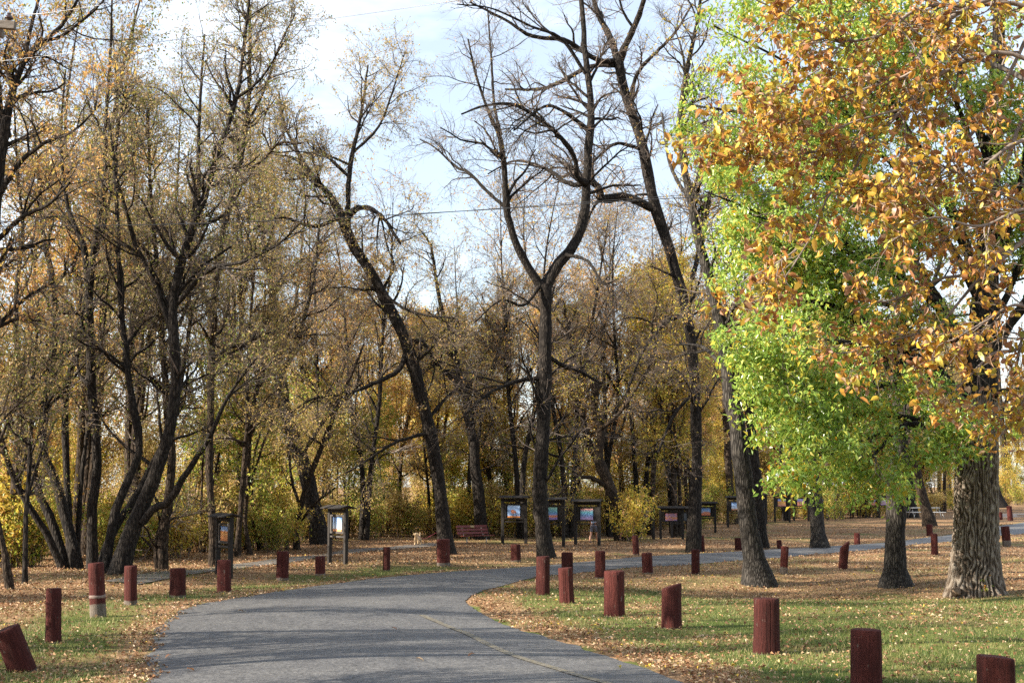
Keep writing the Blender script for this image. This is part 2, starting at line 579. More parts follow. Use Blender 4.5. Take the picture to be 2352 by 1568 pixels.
def leaf_shape(p, rng, size, droop, aspect, curl, flat=False):
    n = len(p)
    d = rng.normal(size=(n, 3))
    if flat:
        d[:, 2] *= 0.28
    else:
        d[:, 2] -= droop * 1.6
    d = nrm(d)
    up = rng.normal(size=(n, 3)) * (0.35 if flat else 0.7) + np.array([0, 0, 1.0])
    s = nrm(np.cross(d, up))
    u = np.cross(s, d)
    ln = size * rng.uniform(0.65, 1.3, n)[:, None]
    wd = ln * aspect * rng.uniform(0.75, 1.2, n)[:, None]
    lift = (curl * rng.uniform(0.1, 1.4, n))[:, None]
    a = p
    c = p + d * ln - u * ln * lift * 0.5
    mid = p + d * ln * 0.48
    b = mid + s * wd * 0.5 + u * wd * lift
    e = mid - s * wd * 0.5 + u * wd * lift
    V = np.stack([a, b, c, e], 1).reshape(-1, 3)
    k = np.arange(n)[:, None] * 4
    F = np.stack([k + np.array([0, 1, 2]), k + np.array([0, 2, 3])], 1).reshape(-1, 3)
    return V, F, np.repeat(rng.random(n), 2)

# ================================================================== SETTING: ground, road, paths
ROAD_PX = [  # (outer kerbless edge, inner edge) of the bending park road
    ((339, 1568), (1561, 1568)), ((334, 1517), (1390, 1508)), ((345, 1478), (1298, 1477)), ((361, 1449), (1200, 1448)),
    ((392, 1418), (1123, 1418)), ((440, 1394), (1085, 1397)), ((520, 1378), (1069, 1386)), ((640, 1358), (1069, 1377)),
    ((771, 1340), (1083, 1367)), ((878, 1327), (1123, 1353)), ((1047, 1312), (1176, 1339)), ((1176, 1304), (1235, 1325)),
    ((1298, 1294), (1335, 1315)), ((1390, 1286), (1420, 1306)), ((1497, 1277), (1520, 1300)), ((1604, 1271), (1620, 1294)),
    ((1764, 1262), (1775, 1282)), ((1865, 1257), (1870, 1273)), ((1978, 1250), (1982, 1264)), ((2100, 1238), (2100, 1250)),
    ((2186, 1227), (2190, 1243)), ((2284, 1211), (2288, 1231)), ((2352, 1199), (2352, 1225))]
_L = [G(a[0], a[1])[:2] for a, b in ROAD_PX]
_R = [G(b[0], b[1])[:2] for a, b in ROAD_PX]
_L = [(-3.2, -14.0), (-3.9, -3.0), (-4.6, 8.0), (-5.2, 15.5)] + [tuple(p) for p in _L]
_R = [(11.0, -14.0), (8.0, -3.0), (5.6, 8.0), (3.7, 15.5)] + [tuple(p) for p in _R]
eL, eR = np.array(_L[-1]), np.array(_R[-1])
dL = nrm(eL - np.array(_L[-2]))
for k in (15, 40, 90):
    _L.append(tuple(eL + dL * k))
    _R.append(tuple(eR + dL * k))
NR = 420


def match(pts, n):
    q = np.array(pts, float)
    out = []
    m = 24
    e = np.vstack([2 * q[0] - q[1], q, 2 * q[-1] - q[-2]])
    for i in range(len(q) - 1):
        a, b, c, d = e[i:i + 4]
        for t in np.arange(m) / m:
            out.append(0.5 * ((2 * b) + (c - a) * t + (2 * a - 5 * b + 4 * c - d) * t * t + (3 * b - a - 3 * c + d) * t ** 3))
    out.append(q[-1])
    return np.array(out)


RL, RR_ = match(_L, NR), match(_R, NR)
_n = len(RL)
_j = lambda s: 0.10 * (vnoise(np.arange(_n) * 0.45 + s, np.full(_n, s)) - 0.5) + 0.16 * (vnoise(np.arange(_n) * 0.11 + s, np.full(_n, s + 5)) - 0.5)
_across = nrm(RR_ - RL)
RLj = RL + _across * _j(3.3)[:, None]
RRj = RR_ + _across * _j(21.7)[:, None]
CROSS = 14
u = np.linspace(0, 1, CROSS + 1)
RP = RLj[:, None, :] * (1 - u)[None, :, None] + RRj[:, None, :] * u[None, :, None]
RZ = hgt(RP[..., 0], RP[..., 1]) + 0.016 + 0.06 * (1 - (2 * u[None, :] - 1) ** 2)


def grid_faces(a, b):
    i = np.arange(a * b).reshape(a, b)
    return np.stack([i[:-1, :-1], i[:-1, 1:], i[1:, 1:], i[1:, :-1]], -1).reshape(-1, 4)


def inside(px, py, poly):
    r = np.zeros(px.shape, bool)
    x0, y0 = poly[-1]
    for x1, y1 in poly:
        c = (y1 > py) != (y0 > py)
        with np.errstate(divide='ignore', invalid='ignore'):
            r ^= c & (px < (x0 - x1) * (py - y1) / (y0 - y1) + x1)
        x0, y0 = x1, y1
    return r


def dist_line(px, py, line):
    r = np.full(px.shape, 1e9)
    for a, b in zip(line[:-1], line[1:]):
        d = b - a
        L2 = max((d * d).sum(), 1e-9)
        t = np.clip(((px - a[0]) * d[0] + (py - a[1]) * d[1]) / L2, 0, 1)
        r = np.minimum(r, (px - a[0] - t * d[0]) ** 2 + (py - a[1] - t * d[1]) ** 2)
    return np.sqrt(r)


GX, GY = np.arange(-40, 62, 0.25), np.arange(14, 122, 0.25)
gx, gy = np.meshgrid(GX, GY, indexing='ij')
lo, hi = RLj[::6], RRj[::6]
D_L, D_R = dist_line(gx, gy, lo), dist_line(gx, gy, hi)
IN = inside(gx, gy, np.vstack([lo, hi[::-1]]))
PATH_C = np.array([G(*p)[:2] for p in ((380, 1319), (455, 1311), (532, 1303), (600, 1295), (663, 1286), (754, 1275), (820, 1265), (900, 1259.5), (960, 1254), (1010, 1249))])
PATH_C = np.vstack([PATH_C[0] + (PATH_C[0] - PATH_C[1]) * 1.2, spline(np.c_[PATH_C, np.zeros(len(PATH_C))], 60)[:, :2]])
D_P = dist_line(gx, gy, PATH_C[::3])
LEFT = (D_L < D_R) & ~IN                # outer side of the road


def litter_field():
    n1 = vnoise(gx * 0.45 + 9, gy * 0.30 + 4)
    n2 = vnoise(gx * 1.3 + 2, gy * 0.9 + 31)
    dd = np.minimum(D_L, D_R)
    drift = np.maximum(np.exp(-(D_L / 0.8) ** 2), np.exp(-(D_R / 1.15) ** 2)) * (0.7 + 0.5 * n2)
    out = 0.30 + 0.66 * sstep(D_L, 2.2, 5.0) + 0.25 * sstep(gy, 48, 60)
    inn = 0.06 + 0.26 * n1 + 0.5 * sstep(gy, 39, 45) * (1 - 0.3 * sstep(gx, 14, 22))
    base = np.where(LEFT, out, inn)
    base = np.where(LEFT & (gy > 74), 0.42 + 0.3 * n1, base)
    base = base * (0.4 + 1.1 * n2 * (0.4 + n1))
    f = np.maximum(base, drift)
    f = np.where(IN, 0.0, f)
    f = np.where(D_P < 0.55, f * 0.25, f)
    return np.clip(f, 0, 1.2)


LIT = litter_field()


def look(field, x, y):
    i = np.clip(((x - GX[0]) / 0.25).astype(int), 0, len(GX) - 1)
    j = np.clip(((y - GY[0]) / 0.25).astype(int), 0, len(GY) - 1)
    return field[i, j]


def geo_steps(a, b, s0, k):
    r = [a]
    s = s0
    while r[-1] < b:
        r.append(r[-1] + s)
        s *= k
    return r


xs = np.array(sorted([-v for v in geo_steps(36, 1700, 0.8, 1.22)] + list(np.arange(-35.3, 55.6, 0.7)) + geo_steps(56, 1700, 0.8, 1.22)))
ys = np.array(sorted([-v for v in geo_steps(5, 900, 1.2, 1.3)] + list(np.arange(-4, 14, 1.0)) + list(np.arange(14, 100, 0.7)) + geo_steps(100, 2200, 0.8, 1.16)))
ax, ay = np.meshgrid(xs, ys, indexing='ij')
az = hgt(ax, ay)
me = mk_mesh('ground', np.stack([ax, ay, az], -1).reshape(-1, 3), [(grid_faces(len(xs), len(ys))[:, ::-1], 0, None)])
inz = (ax > -40) & (ax < 61) & (ay > 14) & (ay < 121)
lv = np.where(inz, look(LIT, ax, ay), 0.55)
la = me.attributes.new('litter', 'FLOAT', 'POINT')
la.data.foreach_set('value', lv.ravel().astype(np.float32))


def ground_mat():
    m, n, l = new_mat('lawn_soil')
    b = principled(n, l, 0.95, 0.1)
    a = n.new('ShaderNodeAttribute')
    a.attribute_name = 'litter'
    big = noise(n, l, 0.35, 5, 0.6)
    fine = noise(n, l, 9.0, 6, 0.7)
    mid = noise(n, l, 22.0, 3, 0.6, (1, 1, 1))
    green = ramp(n, [(0.3, (0.045, 0.075, 0.015)), (0.55, (0.10, 0.12, 0.03)), (0.75, (0.24, 0.19, 0.07))])
    l.new(big.outputs['Fac'], green.inputs['Fac'])
    lit = ramp(n, [(0.3, (0.09, 0.05, 0.028)), (0.5, (0.23, 0.135, 0.07)), (0.62, (0.36, 0.23, 0.125)), (0.75, (0.5, 0.37, 0.22))])
    l.new(mid.outputs['Fac'], lit.inputs['Fac'])
    k = n.new('ShaderNodeMath')
    k.operation = 'MULTIPLY_ADD'
    k.inputs[1].default_value = 1.15
    l.new(a.outputs['Fac'], k.inputs[0])
    s = n.new('ShaderNodeMath')
    s.operation = 'SUBTRACT'
    s.inputs[1].default_value = 0.62
    l.new(fine.outputs['Fac'], s.inputs[0])
    l.new(s.outputs[0], k.inputs[2])
    r = ramp(n, [(0.12, (0, 0, 0)), (0.42, (1, 1, 1))])
    l.new(k.outputs[0], r.inputs['Fac'])
    mx = n.new('ShaderNodeMixRGB')
    l.new(r.outputs['Color'], mx.inputs['Fac'])
    l.new(green.outputs['Color'], mx.inputs['Color1'])
    l.new(lit.outputs['Color'], mx.inputs['Color2'])
    l.new(mx.outputs['Color'], b.inputs['Base Color'])
    bump(n, l, b, fine.outputs['Fac'], 0.7, 0.05)
    return m


def asphalt_mat(name, c0, c1, warm=(0.0, 0.0, 0.0)):
    m, n, l = new_mat(name)
    b = principled(n, l, 0.62, 0.4)
    grit = noise(n, l, 10.0, 9, 0.92)
    wide = noise(n, l, 0.7, 5, 0.6)
    stain = noise(n, l, 3.5, 5, 0.65, (1, 0.5, 1))
    r = ramp(n, [(0.40, c0), (0.5, tuple((a + e) / 2 for a, e in zip(c0, c1))), (0.60, c1)])
    l.new(grit.outputs['Fac'], r.inputs['Fac'])
    r2 = ramp(n, [(0.3, (0.78, 0.78, 0.80)), (0.7, (1.15, 1.13, 1.08))])
    l.new(wide.outputs['Fac'], r2.inputs['Fac'])
    r3 = ramp(n, [(0.35, (0.86, 0.86, 0.86)), (0.65, (1.08, 1.08, 1.08))])
    l.new(stain.outputs['Fac'], r3.inputs['Fac'])
    m1 = n.new('ShaderNodeMixRGB')
    m1.blend_type = 'MULTIPLY'
    m1.inputs['Fac'].default_value = 1
    l.new(r.outputs['Color'], m1.inputs['Color1'])
    l.new(r2.outputs['Color'], m1.inputs['Color2'])
    m2 = n.new('ShaderNodeMixRGB')
    m2.blend_type = 'MULTIPLY'
    m2.inputs['Fac'].default_value = 1
    l.new(m1.outputs['Color'], m2.inputs['Color1'])
    l.new(r3.outputs['Color'], m2.inputs['Color2'])
    speck = noise(n, l, 26.0, 2, 0.6, (1, 0.45, 1))
    r4 = ramp(n, [(0.36, (0.80, 0.80, 0.81)), (0.5, (0.99, 0.99, 0.99)), (0.66, (1.24, 1.23, 1.21))])
    l.new(speck.outputs['Fac'], r4.inputs['Fac'])
    m3 = n.new('ShaderNodeMixRGB')
    m3.blend_type = 'MULTIPLY'
    m3.inputs['Fac'].default_value = 1
    l.new(m2.outputs['Color'], m3.inputs['Color1'])
    l.new(r4.outputs['Color'], m3.inputs['Color2'])
    m2 = m3
    l.new(m2.outputs['Color'], b.inputs['Base Color'])
    bump(n, l, b, grit.outputs['Fac'], 0.9, 0.012)
    return m, n, l, b, m2


M['ground'] = ground_mat()
M['asphalt'] = asphalt_mat('asphalt', (0.036, 0.036, 0.038), (0.155, 0.153, 0.152))[0]
M['path'] = asphalt_mat('path_asphalt', (0.07, 0.062, 0.057), (0.19, 0.172, 0.155))[0]
M['gravel'] = simple_mat('pale_gravel', (0.26, 0.2, 0.16), (0.42, 0.34, 0.28), 30, 0.9, 0.2, None, 0.6)
pm, pn, pl, pb, pmx = asphalt_mat('faded_yellow_paint', (0.035, 0.034, 0.034), (0.165, 0.158, 0.15))
_pt = noise(pn, pl, 16.0, 6, 0.75)
_pr = ramp(pn, [(0.40, (0, 0, 0)), (0.66, (0.28, 0.28, 0.28))])
pl.new(_pt.outputs['Fac'], _pr.inputs['Fac'])
_pm = pn.new('ShaderNodeMixRGB')
_pm.inputs['Color2'].default_value = (0.40, 0.31, 0.09, 1)
pl.new(_pr.outputs['Color'], _pm.inputs['Fac'])
pl.new(pmx.outputs['Color'], _pm.inputs['Color1'])
pl.new(_pm.outputs['Color'], pb.inputs['Base Color'])
M['paint'] = pm

tag(obj('ground', me, ('ground',)), kind='structure')
me = mk_mesh('road', np.concatenate([RP, RZ[..., None]], -1).reshape(-1, 3), [(grid_faces(_n, CROSS + 1)[:, ::-1], 0, None)])
tag(obj('road', me, ('asphalt',)), kind='structure')


def ribbon(name, C, half, lift, mat, sub=4, wob=0.05):
    C = np.asarray(C, float)
    T = nrm(np.gradient(C, axis=0))
    N = np.stack([T[:, 1], -T[:, 0]], -1)
    s = np.linspace(-1, 1, sub + 1)
    w = half * (1 + wob * 2 * (vnoise(np.arange(len(C)) * 0.5, np.full(len(C), 3.0)) - 0.5))
    P = C[:, None, :] + N[:, None, :] * (s[None, :, None] * w[:, None, None])
    Z = hgt(P[..., 0], P[..., 1]) + lift
    me = mk_mesh(name, np.concatenate([P, Z[..., None]], -1).reshape(-1, 3), [(grid_faces(len(C), sub + 1), 0, None)])
    return tag(obj(name, me, (mat,)), kind='structure')


ribbon('footpath', PATH_C, 0.62, 0.03, 'path')
_gp = np.array([G(*p)[:2] for p in ((2262, 1190), (2300, 1186), (2352, 1181), (2420, 1178))])
ribbon('gravel_path', spline(np.c_[_gp, np.zeros(4)], 40)[:, :2], 2.2, 0.03, 'gravel')

# faded centre line, following the road surface 4 mm up
_yl = np.array([G(*p)[:2] for p in ((1470, 1600), (1341, 1562), (1260, 1538), (1176, 1511), (1110, 1481), (1060, 1456), (1010, 1436), (968, 1418))])
_yc = spline(np.c_[_yl, np.zeros(len(_yl))], 160)[:, :2]
_ys = np.array([-0.07, 0.07])
_T = nrm(np.gradient(_yc, axis=0))
_P = _yc[:, None, :] + np.stack([_T[:, 1], -_T[:, 0]], -1)[:, None, :] * _ys[None, :, None]
_rp = RP.reshape(-1, 2)
_rz = RZ.reshape(-1)


def road_z(p):
    q = p.reshape(-1, 2)
    z = np.empty(len(q))
    for i in range(len(q)):
        d = ((_rp - q[i]) ** 2).sum(1)
        k = np.argpartition(d, 4)[:4]
        w = 1 / (d[k] + 1e-4)
        z[i] = (w * _rz[k]).sum() / w.sum()
    return z.reshape(p.shape[:-1])


_Z = road_z(_P) + 0.012
me = mk_mesh('centre_line', np.concatenate([_P, _Z[..., None]], -1).reshape(-1, 3), [(grid_faces(len(_yc), 2), 0, None)])
tag(obj('centre_line', me, ('paint',)), kind='structure')


# ------------------------------------------------------------------ leaf litter and grass
def scatter(n, y0, y1, side=0.42, power=1.35):
    """random ground points, thinning with distance"""
    q = RNG.random(n)
    e = 2 - power - 0.0
    y = (y0 ** e + q * (y1 ** e - y0 ** e)) ** (1 / e)
    x = RNG.uniform(-1, 1, n) * (y * side + 1.5)
    return x, y


x, y = scatter(440000, 19.0, 112.0)
keep = RNG.random(len(x)) < look(LIT, x, y) * (0.28 + 0.75 * vnoise(x * 0.8 + 3, y * 0.35 + 8))
x, y = x[keep], y[keep]
z = hgt(x, y) + 0.012 + 0.05 * RNG.random(len(x)) ** 2
V, F, R = leaf_shape(np.stack([x, y, z], -1), RNG, 0.075, 0, 0.55, 0.5, flat=True)
me = mk_mesh('leaf_litter', V, [(F, 0, R)])
o = obj('leaf_litter', me, ('leaf_litter',))
tag(o, 'fallen brown and tan leaves drifted over the lawn and along the road edge', 'leaves', kind='stuff')
print('litter', len(x))

x, y = scatter(380000, 19.0, 60.0, 0.42, 1.6)
inr = look(IN, x, y)
keep = (~inr) & (RNG.random(len(x)) < (0.95 - 0.75 * np.clip(look(LIT, x, y), 0, 1)) * (0.35 + vnoise(x * 0.6, y * 0.4)))
x, y = x[keep], y[keep]
n = len(x)
p = np.stack([x, y, hgt(x, y) - 0.005], -1)
a = RNG.uniform(0, 2 * np.pi, n)
h = RNG.uniform(0.035, 0.095, n) * (0.7 + 0.6 * vnoise(x * 0.9, y * 0.9))
w = RNG.uniform(0.004, 0.009, n)
sd = np.stack([np.cos(a), np.sin(a), np.zeros(n)], -1) * w[:, None]
tip = p + np.stack([RNG.normal(0, 0.45, n) * h, RNG.normal(0, 0.45, n) * h, h], -1)
V = np.stack([p - sd, p + sd, tip], 1).reshape(-1, 3)
me = mk_mesh('grass', V, [(np.arange(n * 3).reshape(-1, 3), 0, RNG.random(n))])
o = obj('grass', me, ('grass',))
tag(o, 'short green grass growing through the fallen leaves beside the road', 'grass', kind='stuff')
print('grass', n)

# ================================================================== TREES
def wood_mesh(name, stems, mats=('bark_dark',)):
    """stems: list of (P (M,K,3), R (M,K), sides)"""
    Vs, Fs, b = [], [], 0
    for P, R, S in stems:
        V, F = tubes(P, R, S)
        Vs.append(V)
        Fs.append(F + b)
        b += len(V)
    return mk_mesh(name, np.vstack(Vs), [(np.vstack(Fs), 0, None)])


def crown_mesh(name, stems, leafsets):
    Vs, Fs, b = [], [], 0
    for P, R, S in stems:
        V, F = tubes(P, R, S)
        Vs.append(V)
        Fs.append(F + b)
        b += len(V)
    parts = [(np.vstack(Fs), 0, None)]
    for k, (V, F, R) in enumerate(leafsets):
        Vs.append(V)
        parts.append((F + b, 1 + k, R))
        b += len(V)
    return mk_mesh(name, np.vstack(Vs), parts)


def limb_from_px(pts, Y0, dY=0.0, n=26, base=False, gnarl=0.06, rng=RNG):
    """(px, py, width) rows at depth Y0..Y0+dY -> centre line and radii in metres"""
    p = np.array(pts, float)
    Y = Y0 + dY * np.linspace(0, 1, len(p)) ** 1.3
    W = at(p[:, 0], p[:, 1], Y)
    r = p[:, 2] / 2 * Y / FL
    s = spline(np.c_[W, r], n)
    P, R = s[:, :3].copy(), s[:, 3].copy()
    if base:
        P[0, 2] = min(P[0, 2], hgt(P[0, 0], P[0, 1])) - 0.12
    k = rng.normal(size=P.shape)
    k[:3] = 0
    P += k * np.minimum(R, 0.12)[:, None] * gnarl * 2
    R *= 1 + gnarl * rng.normal(size=n)
    return P, R


def stack(limbs):
    return np.stack([a for a, _ in limbs]), np.stack([b for _, b in limbs])


def make_crown(P, R, spec, rng, tmin=0.25):
    """branches, twigs and leaves from the main limbs"""
    n1, l1, n2, l2, n3, l3 = spec['n']
    trop = spec.get('trop', 0.12)
    A = grow(P, R, n1, spec.get('t0', tmin), 1.0, spec.get('ang', 48), l1, 7, 0.2, trop, 0.55, 0.012, spec.get('r1', 0.07), rng)
    B = grow(*A, n2, 0.15, 1.0, 48, l2, 5, 0.22, trop * 0.6, 0.55, 0.007, 0.03, rng)
    C = grow(*B, n3, 0.1, 1.0, 45, l3, 3, 0.28, spec.get('twtrop', 0.0), 0.6, spec.get('rt', 0.0045), 0.010, rng, 0.5)
    return A, B, C


def px_tree(name, label, cat, limbs, spec, bark='bark_dark', leafmat='leaf_olive', seed=1, sides=12, group=None, twig='twig', bury=None):
    """a surveyed tree: limbs[0] is the trunk, from its foot up"""
    rng = np.random.default_rng(seed)
    foot = limbs[0][0][0]
    g = G(foot[0], foot[1])
    Y0 = g[1]
    L = []
    for k, row in enumerate(limbs):
        pts = row[0]
        dy0 = row[1] if len(row) > 1 else 0.0
        dy1 = row[2] if len(row) > 2 else 0.0
        L.append(limb_from_px(pts, Y0 + dy0, dy1, 26, base=(k == 0 or (len(row) > 3 and row[3])), rng=rng))
    P, R = stack(L)
    org = np.array([g[0], g[1], g[2]])
    P = P - org
    root = thing(name, tuple(org), 0, label, cat, group)
    A, B, C = make_crown(P, R, spec, rng)
    me = wood_mesh('trunk', [(P, R, sides), (A[0], A[1], 4)])
    obj('trunk', me, (bark,), root)
    ls = []
    nl = spec.get('leaves', 0)
    if nl:
        ls.append(leaves(C[0], nl, spec.get('size', 0.09), rng, spec.get('droop', 0.3), spec.get('spread', 0.05)))
    me = crown_mesh('crown', [(B[0], B[1], 3), (C[0], C[1], 3)], ls)
    tag(obj('crown', me, (twig, leafmat) if nl else (twig,), root), kind='stuff')
    return root, P, R, A, B, C


SPEC_BARE = dict(n=(70, 3.4, 560, 1.6, 4200, 0.75), trop=0.10, leaves=900, size=0.10, twtrop=-0.05)
SPEC_BARE_S = dict(n=(40, 3.0, 320, 1.5, 2400, 0.7), trop=0.10, leaves=900, size=0.10)
SPEC_BROWN = dict(n=(60, 3.0, 520, 1.5, 3400, 0.7), trop=0.14, leaves=9000, size=0.095, t0=0.3)
SPEC_SLIM = dict(n=(26, 2.4, 190, 1.2, 1100, 0.6), trop=0.14, leaves=2600, size=0.095, t0=0.3)

px_tree('forked_tree', 'bare dark tree with tall forked trunk rising between two picture kiosks', 'tree', [
    ([(1256, 1280, 50), (1250, 1245, 38), (1244, 1190, 34), (1240, 1120, 33), (1243, 1040, 31), (1249, 950, 32), (1252, 820, 30), (1254, 720, 28), (1252, 655, 29)],),
    ([(1251, 668, 24), (1225, 632, 20), (1190, 570, 18), (1168, 500, 17), (1160, 410, 14), (1150, 320, 12), (1130, 275, 9), (1095, 180, 6), (1075, 90, 4)], 0, -2),
    ([(1165, 480, 9), (1120, 440, 8), (1075, 395, 7), (1050, 385, 6), (1000, 340, 4), (965, 320, 3)], 0, 3),
    ([(1150, 310, 9), (1135, 240, 7), (1128, 130, 5), (1120, 20, 3)], -1, 2),
    ([(1252, 668, 27), (1275, 615, 26), (1310, 575, 25), (1335, 525, 23), (1346, 460, 21), (1350, 370, 19), (1357, 250, 17), (1345, 130, 14), (1335, 0, 11), (1328, -160, 6)], 0, 2),
    ([(1348, 420, 15), (1326, 408, 13), (1319, 361, 12), (1281, 309, 11), (1225, 264, 9), (1177, 240, 8), (1114, 243, 6), (1060, 262, 4)], 0.5, -4),
    ([(1350, 417, 13), (1326, 424, 12), (1295, 417, 10), (1270, 396, 9), (1232, 379, 7), (1180, 370, 5), (1120, 400, 3)], 0.5, 3),
    ([(1352, 300, 12), (1300, 260, 9), (1250, 245, 7), (1180, 300, 4)], 1, -5),
    ([(1250, 868, 11), (1201, 872, 10), (1154, 888, 8), (1112, 911, 6), (1060, 960, 4)], 0, -2),
    ([(1256, 815, 10), (1290, 838, 10), (1324, 849, 8), (1380, 880, 5)], 0, 2),
    ([(1250, 640, 9), (1205, 700, 7), (1150, 690, 5), (1090, 740, 3)], 0, -3),
    ([(1300, 585, 9), (1350, 600, 7), (1385, 650, 5), (1420, 640, 3)], 0, -3),
    ([(1345, 170, 9), (1290, 90, 8), (1218, 60, 6), (1130, 20, 4), (1050, 10, 3)], 1, -3),
], dict(SPEC_BARE, n=(110, 2.9, 900, 1.5, 5600, 0.7)), 'bark_dark', 'leaf_rust', 21)

px_tree('tall_tree', 'tall dark tree with crooked sideways limb behind a red bollard at the road', 'tree', [
    ([(1592, 1268, 40), (1595, 1200, 31), (1599, 1100, 27), (1600, 1000, 25), (1594, 850, 24), (1572, 700, 24), (1540, 585, 24), (1506, 479, 26), (1479, 347, 24), (1461, 285, 23), (1434, 215, 22), (1421, 140, 22)],),
    ([(1421, 150, 18), (1402, 87, 16), (1371, 24, 13), (1345, -60, 9), (1300, -160, 5)], 0, 2),
    ([(1423, 145, 18), (1436, 108, 16), (1454, 69, 15), (1479, 0, 12), (1500, -120, 7)], 0, -2),
    ([(1446, 235, 10), (1465, 167, 9), (1513, 115, 8), (1552, 73, 6), (1590, 10, 4)], 0, -3),
    ([(1508, 485, 20), (1470, 465, 20), (1430, 452, 20), (1385, 457, 20), (1378, 440, 18), (1370, 424, 15), (1335, 414, 12), (1300, 380, 8)], 0, -2),
    ([(1410, 139, 14), (1374, 139, 12), (1298, 94, 11), (1218, 82, 9), (1166, 49, 7), (1079, 5, 4)], 0, -3),
    ([(1412, 150, 13), (1354, 153, 11), (1288, 188, 10), (1236, 205, 8), (1160, 205, 5)], 0, 3),
    ([(1480, 345, 10), (1420, 330, 8), (1385, 350, 6), (1340, 400, 4)], 0, -2),
    ([(1575, 720, 12), (1530, 740, 10), (1480, 800, 7), (1440, 900, 4)], 0, -3),
    ([(1590, 640, 12), (1620, 520, 9), (1640, 380, 6), (1650, 250, 4)], 0, 3),
    ([(1597, 900, 9), (1550, 950, 7), (1510, 1040, 5)], 0, -2),
], dict(SPEC_BARE, n=(100, 2.8, 820, 1.5, 5200, 0.7)), 'bark_dark', 'leaf_rust', 22)

px_tree('leaning_tree', 'dark leaning tree with bent upper trunk beside the red slatted bench', 'tree', [
    ([(1026, 1272, 52), (1022, 1235, 36), (1016, 1180, 32), (1006, 1090, 30), (990, 1000, 29), (965, 900, 28), (938, 800, 27), (892, 700, 25), (848, 620, 24), (808, 560, 25), (788, 505, 26), (770, 465, 18), (735, 425, 13), (695, 370, 9), (655, 290, 6), (640, 210, 4)],),
    ([(790, 510, 18), (815, 482, 15), (845, 478, 12), (880, 500, 9), (920, 560, 6)], 0, -2),
    ([(800, 540, 13), (800, 430, 12), (812, 340, 10), (830, 260, 7), (845, 150, 4)], 0, 2),
    ([(812, 350, 8), (870, 290, 6), (905, 200, 4), (930, 120, 3)], 1, -2),
    ([(935, 800, 13), (915, 850, 12), (860, 880, 10), (790, 905, 8), (720, 915, 5), (650, 960, 3)], 0, -3),
    ([(1000, 995, 10), (960, 1000, 9), (900, 1020, 7), (830, 1065, 5), (770, 1100, 3)], 0, -2),
    ([(948, 780, 10), (975, 790, 9), (996, 826, 8), (1023, 853, 7), (1070, 884, 5)], 0, 2),
    ([(860, 640, 10), (900, 690, 8), (960, 720, 6), (1040, 730, 4)], 0, -3),
    ([(780, 500, 10), (720, 520, 8), (640, 500, 6), (560, 540, 4)], 0, -4),
    ([(985, 960, 9), (1040, 900, 7), (1110, 860, 5)], 0, 2),
], dict(n=(100, 2.8, 850, 1.5, 5400, 0.7), trop=0.05, leaves=15000, size=0.10, twtrop=-0.08), 'bark_dark', 'leaf_brown', 23)

px_tree('stout_tree', 'stout dark trunk leaning behind the tall picture kiosk and footpath', 'tree', [
    ([(738, 1250, 56), (725, 1185, 42), (706, 1100, 37), (685, 1030, 33), (660, 960, 29), (648, 880, 24), (640, 780, 18), (620, 650, 13), (600, 500, 9), (575, 350, 5)],),
    ([(655, 940, 14), (620, 850, 11), (560, 760, 8), (500, 700, 5)], 0, -3),
    ([(648, 860, 14), (690, 760, 11), (720, 640, 8), (735, 500, 5)], 0, 3),
    ([(690, 1050, 10), (750, 960, 8), (830, 880, 5)], 0, -3),
], dict(SPEC_BROWN, n=(60, 2.8, 520, 1.4, 3200, 0.65), leaves=6500), 'bark_dark', 'leaf_brown', 24)

px_tree('slender_tree', 'slender curved brown trunk rising from the yellow shrubs by the footpath', 'tree', [
    ([(682, 1262, 17), (680, 1215, 14), (694, 1150, 13), (716, 1085, 13), (745, 1010, 11), (780, 920, 9), (812, 850, 7), (835, 790, 4)],),
    ([(690, 1165, 8), (670, 1100, 7), (662, 1020, 5)], 0, 1),
    ([(684, 1205, 8), (700, 1185, 7), (730, 1150, 6), (770, 1120, 4)], 0, -1),
], dict(SPEC_SLIM, n=(16, 1.6, 100, 0.9, 500, 0.5), leaves=900), 'bark_brown', 'leaf_yellow', 25)

px_tree('rear_tree', 'dark tree trunk standing in the shrubs just behind the red bench', 'tree', [
    ([(1108, 1238, 36), (1100, 1150, 27), (1093, 1080, 24), (1085, 1000, 21), (1065, 900, 18), (1040, 800, 14), (1010, 690, 9), (990, 560, 5)],),
    ([(1080, 960, 11), (1120, 870, 9), (1160, 760, 6), (1180, 640, 4)], 0, 3),
    ([(1070, 920, 10), (1020, 840, 8), (960, 780, 5)], 0, 2),
], dict(SPEC_BROWN, n=(50, 2.8, 420, 1.4, 2200, 0.65), leaves=6000), 'bark_dark', 'leaf_yellow', 26)

px_tree('crooked_tree', 'crooked brown tree with kinked trunk above the pale yellow bush', 'tree', [
    ([(1432, 1240, 46), (1418, 1175, 33), (1396, 1105, 27), (1374, 1050, 23), (1380, 985, 19), (1364, 935, 19), (1368, 892, 20), (1352, 865, 17), (1318, 848, 13), (1270, 828, 8)],),
    ([(1380, 1065, 21), (1350, 1010, 17), (1332, 920, 13), (1312, 830, 10), (1296, 700, 6)], 0, 2),
    ([(1400, 1120, 12), (1350, 1095, 10), (1310, 1110, 7), (1260, 1160, 4)], 0, -2),
    ([(1376, 990, 10), (1430, 940, 8), (1480, 860, 5)], 0, -2),
], dict(SPEC_BROWN, n=(48, 2.4, 420, 1.3, 2400, 0.65), leaves=6500), 'bark_brown', 'leaf_yellow', 27)

